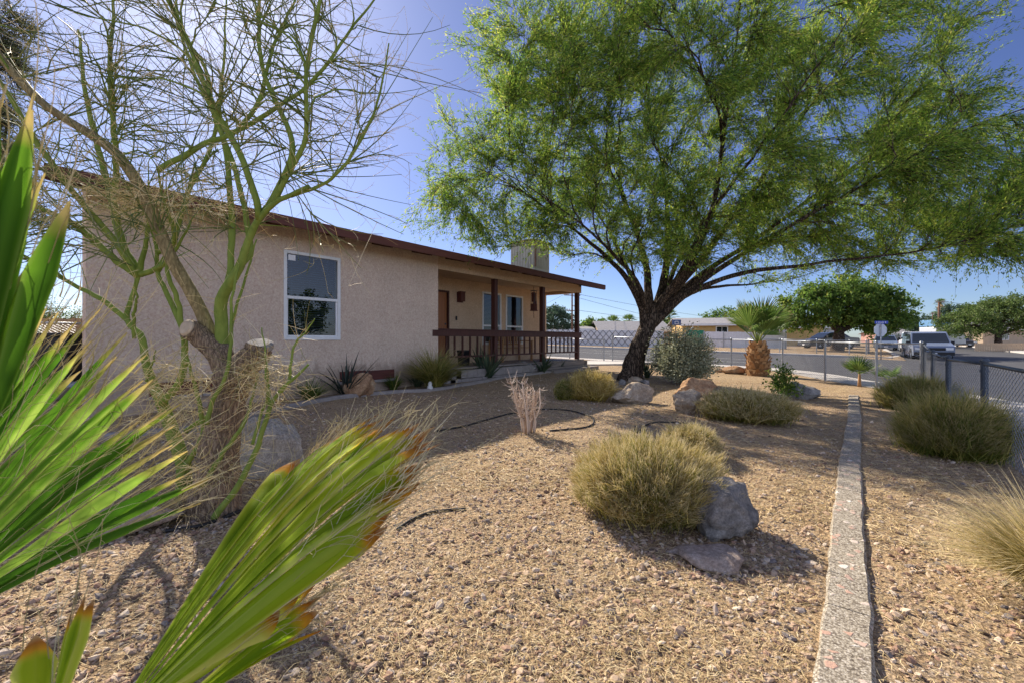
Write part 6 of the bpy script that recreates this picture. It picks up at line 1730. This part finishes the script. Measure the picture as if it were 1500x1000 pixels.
# ------------------------------------------------------------------ vehicles
def vehicle(name, label, c, ang, L, Wd, prof, glass, roof_in, paint, wheels, wr, lights='front', cat='car', windshield=None, grille=True):
    """prof: side outline (x,z) from front bumper round over the roof to the rear, x=0 front; ang: direction the front points"""
    t = thing(name, label, cat, c); ex = np.array([math.cos(ang), math.sin(ang), 0]); ey = np.array([-math.sin(ang), math.cos(ang), 0])
    belt = glass['belt']; top = max(z for _, z in prof)
    def hw(z): return Wd / 2 * (1 - .03 * max(0, (.55 - z) / .55)) - roof_in * max(0.0, (z - belt) / max(top - belt, .01))
    T = lambda x, y, z: c - ex * x + ey * y + ZV * z
    n = len(prof); g = G(); V = [T(x, s * hw(z), z) for s in (-1, 1) for x, z in prof]
    Q = [(i, (i + 1) % n, n + (i + 1) % n, n + i) for i in range(n)]
    g.add(V, Q)
    bm = bmesh.new(); vs_ = [bm.verts.new(v) for v in V]; 
    f1 = bm.faces.new(vs_[:n][::-1]); f2 = bm.faces.new(vs_[n:]); bmesh.ops.triangulate(bm, faces=[f1, f2]); bm.verts.index_update()
    g.add(np.array(V), None, np.array([[v.index for v in f.verts] for f in bm.faces])); bm.free()
    build('body', g, paint, t, bevel=.0)
    for name_, polys in (('side_window', glass['side']),):
        for poly in polys:
            for s in (-1, 1):
                g = G(); P_ = [T(x, s * (hw(z) + .006), z) for x, z in poly]; g.prism(P_, ey * s * .004); build('side_window', g, MAT['carglass'], t)
    for nm in ('windshield', 'rear_window'):
        if nm in glass:
            (x0, z0), (x1, z1) = glass[nm]; g = G(); o = np.array([x1 - x0, z1 - z0]); nx, nzv = -o[1], o[0]; l = math.hypot(nx, nzv); nx, nzv = nx / l * .012, nzv / l * .012
            if nm == 'rear_window': nx, nzv = abs(nx), abs(nzv)
            else: nx, nzv = -abs(nx), abs(nzv)
            i = .07
            g.add([T(x0 + nx, -hw(z0) + i, z0 + nzv), T(x0 + nx, hw(z0) - i, z0 + nzv), T(x1 + nx, hw(z1) - i, z1 + nzv), T(x1 + nx, -hw(z1) + i, z1 + nzv)], [(0, 1, 2, 3)]); build(nm, g, MAT['carglass'], t)
    for x in wheels:
        for s in (-1, 1):
            o = T(x, s * (Wd / 2 - .10), wr); g = G(); g.lathe([(wr * .6, -.1), (wr * .96, -.1), (wr, -.06), (wr, .06), (wr * .96, .1), (wr * .6, .1), (wr * .6, -.1)], o, ey * s, 24); w = build('wheel', g, MAT['tyre'], t)
            g = G(); g.lathe([(0, .085), (wr * .15, .09), (wr * .2, .06), (wr * .5, .07), (wr * .6, .095), (wr * .61, .04)], o, ey * s, 20); build('rim', g, MAT['rim'], w)
            g = G(); g.lathe([(wr * 1.18, .0), (wr * 1.18, .0115), (wr * .9, .0115), (wr * .9, 0)], T(x, s * (Wd / 2 - .008), wr), ey * s, 24); build('wheel_arch', g, MAT['blacktrim'], t)
    zf = glass.get('zl', .7)
    for s in (-1, 1):
        g = G(); g.obox(T(-.012, s * (Wd / 2 - .25), zf), ex * .012, ey * .17, ZV * .075); build('headlight', g, MAT['lamp'], t, bevel=.005)
        g = G(); g.obox(T(L + .012, s * (Wd / 2 - .12), zf + .1), ex * .012, ey * .08, ZV * .17); build('tail_light', g, MAT['redlens'], t)
        g = G(); g.obox(T(glass['mirror'], s * (Wd / 2 + .10), belt + .1), ex * .05, ey * .10, ZV * .09); build('mirror', g, MAT['blacktrim'], t, bevel=.02)
    g = G(); g.obox(T(-.012, 0, zf - .02), ex * .010, ey * (Wd / 2 - .45), ZV * .085); build('grille', g, MAT['blacktrim'], t)
    for xx in (-.03, L + .03):
        g = G(); g.obox(T(xx, 0, zf - .29), ex * .05, ey * (Wd / 2 - .02), ZV * .10); build('bumper', g, glass.get('bumper', paint), t, bevel=.03)
    g = G(); g.obox(T(-.084 + .0, 0, zf - .29), ex * .004, ey * .15, ZV * .055); build('number_plate', g, MAT['signwhite'], t)
    return t


toward = YAW - PI / 2 + .0
def gr(px_, d):
    p = hloc(px_, d); p[2] = float(plane(p[0], p[1])) - .12; return p


vprof = [(.0, .30), (.0, .78), (.06, .90), (.95, 1.08), (1.60, 1.72), (1.85, 1.80), (4.6, 1.82), (4.78, 1.70), (4.85, .95), (4.85, .30), (4.1, .28), (1.0, .28)]
face = math.atan2(-gr(1368, 29)[1], -gr(1368, 29)[0])
vehicle('van', 'silver blue passenger van facing the yard on the far corner', gr(1368, 28.5), face + .16, 4.85, 1.96, vprof,
        dict(belt=1.02, side=[[(1.35, 1.08), (1.85, 1.62), (2.55, 1.64), (2.55, 1.08)], [(2.66, 1.08), (2.66, 1.64), (3.6, 1.65), (3.6, 1.08)], [(3.7, 1.08), (3.7, 1.65), (4.55, 1.63), (4.65, 1.08)]], windshield=((.98, 1.10), (1.58, 1.69)), rear_window=((4.83, 1.1), (4.77, 1.62)), zl=.72, mirror=1.25, bumper=MAT['blacktrim']), .12, MAT['carv'], (.95, 3.85), .34, cat='van')
pprof = [(.0, .40), (.0, .95), (.1, 1.02), (1.35, 1.12), (1.95, 1.72), (2.2, 1.78), (3.3, 1.78), (3.5, 1.68), (3.62, 1.12), (5.3, 1.10), (5.35, 1.05), (5.35, .45), (4.9, .38), (.8, .38)]
vehicle('pickup_truck', 'white pickup truck seen from behind, parked left of the silver blue van', gr(1336, 42), face + PI + .12, 5.35, 1.9, pprof,
        dict(belt=1.1, side=[[(1.7, 1.16), (2.05, 1.64), (2.7, 1.66), (2.7, 1.16)], [(2.8, 1.16), (2.8, 1.66), (3.35, 1.64), (3.5, 1.16)]], windshield=((1.38, 1.14), (1.93, 1.69)), rear_window=((3.61, 1.18), (3.51, 1.64)), zl=.85, mirror=1.75), .12, MAT['carw'], (1.0, 4.2), .38, cat='pickup')
sprof = [(.0, .25), (.0, .60), (.1, .72), (1.15, .90), (1.85, 1.38), (2.2, 1.44), (3.1, 1.43), (3.75, 1.00), (4.5, .95), (4.6, .85), (4.6, .28), (3.9, .22), (.9, .22)]
sg = dict(belt=.92, side=[[(1.55, .96), (1.98, 1.34), (2.45, 1.37), (2.45, .96)], [(2.53, .96), (2.53, 1.37), (3.05, 1.36), (3.5, .98)]], windshield=((1.18, .93), (1.83, 1.36)), rear_window=((3.7, 1.03), (3.14, 1.41)), zl=.62, mirror=1.5)
vehicle('car', 'blue grey sedan parked further down the street beside the stop sign post', gr(1298, 44), face + .1, 4.6, 1.76, sprof, sg, .16, MAT['carb'], (.9, 3.7), .32)
vehicle('car', 'dark sedan parked in the drive beside the young palm across the street', gr(1178, 42) + ZV * .12, YAW + PI + .05, 4.6, 1.76, sprof, sg, .16, MAT['cark'], (.9, 3.7), .32)
vehicle('car', 'white car at the right edge beyond the low wooden fence', gr(1516, 62), face + .7, 4.6, 1.76, sprof, sg, .16, MAT['carw'], (.9, 3.7), .32)
vehicle('car', 'dark car in the shade under the spreading pale tree', gr(1420, 55), face + .6, 4.6, 1.76, sprof, sg, .16, MAT['cark'], (.9, 3.7), .32)
# trailer
c = gr(1387, 52); tr_ = thing('trailer', 'white travel trailer with a blue cover on top behind the silver blue van', 'trailer', c); u = RV; 
g = G(); g.prism([c + RV * -1.2 + ZV * .5, c + RV * 2.2 + ZV * .5, c + RV * 2.2 + ZV * 1.5, c + RV * 1.2 + ZV * 2.4, c + RV * -1.2 + ZV * 2.4], FV * 2.2); build('body', g, MAT['carw'], tr_, bevel=.05)
g = G(); g.prism([c + RV * -1.22 + ZV * 2.45 - FV * .02, c + RV * 1.18 + ZV * 2.45 - FV * .02, c + RV * .9 + ZV * 3.2 - FV * .02, c + RV * -1.22 + ZV * 3.25 - FV * .02], FV * 2.25); build('cover', g, MAT['bluetrailer'], tr_, bevel=.06)
for k in (-.3, .6):
    g = G(); g.lathe([(0, -.1), (.33, -.1), (.35, 0), (.33, .1), (0, .1)], c + RV * k + FV * .2 + ZV * .35, FV, 18); build('wheel', g, MAT['tyre'], tr_)
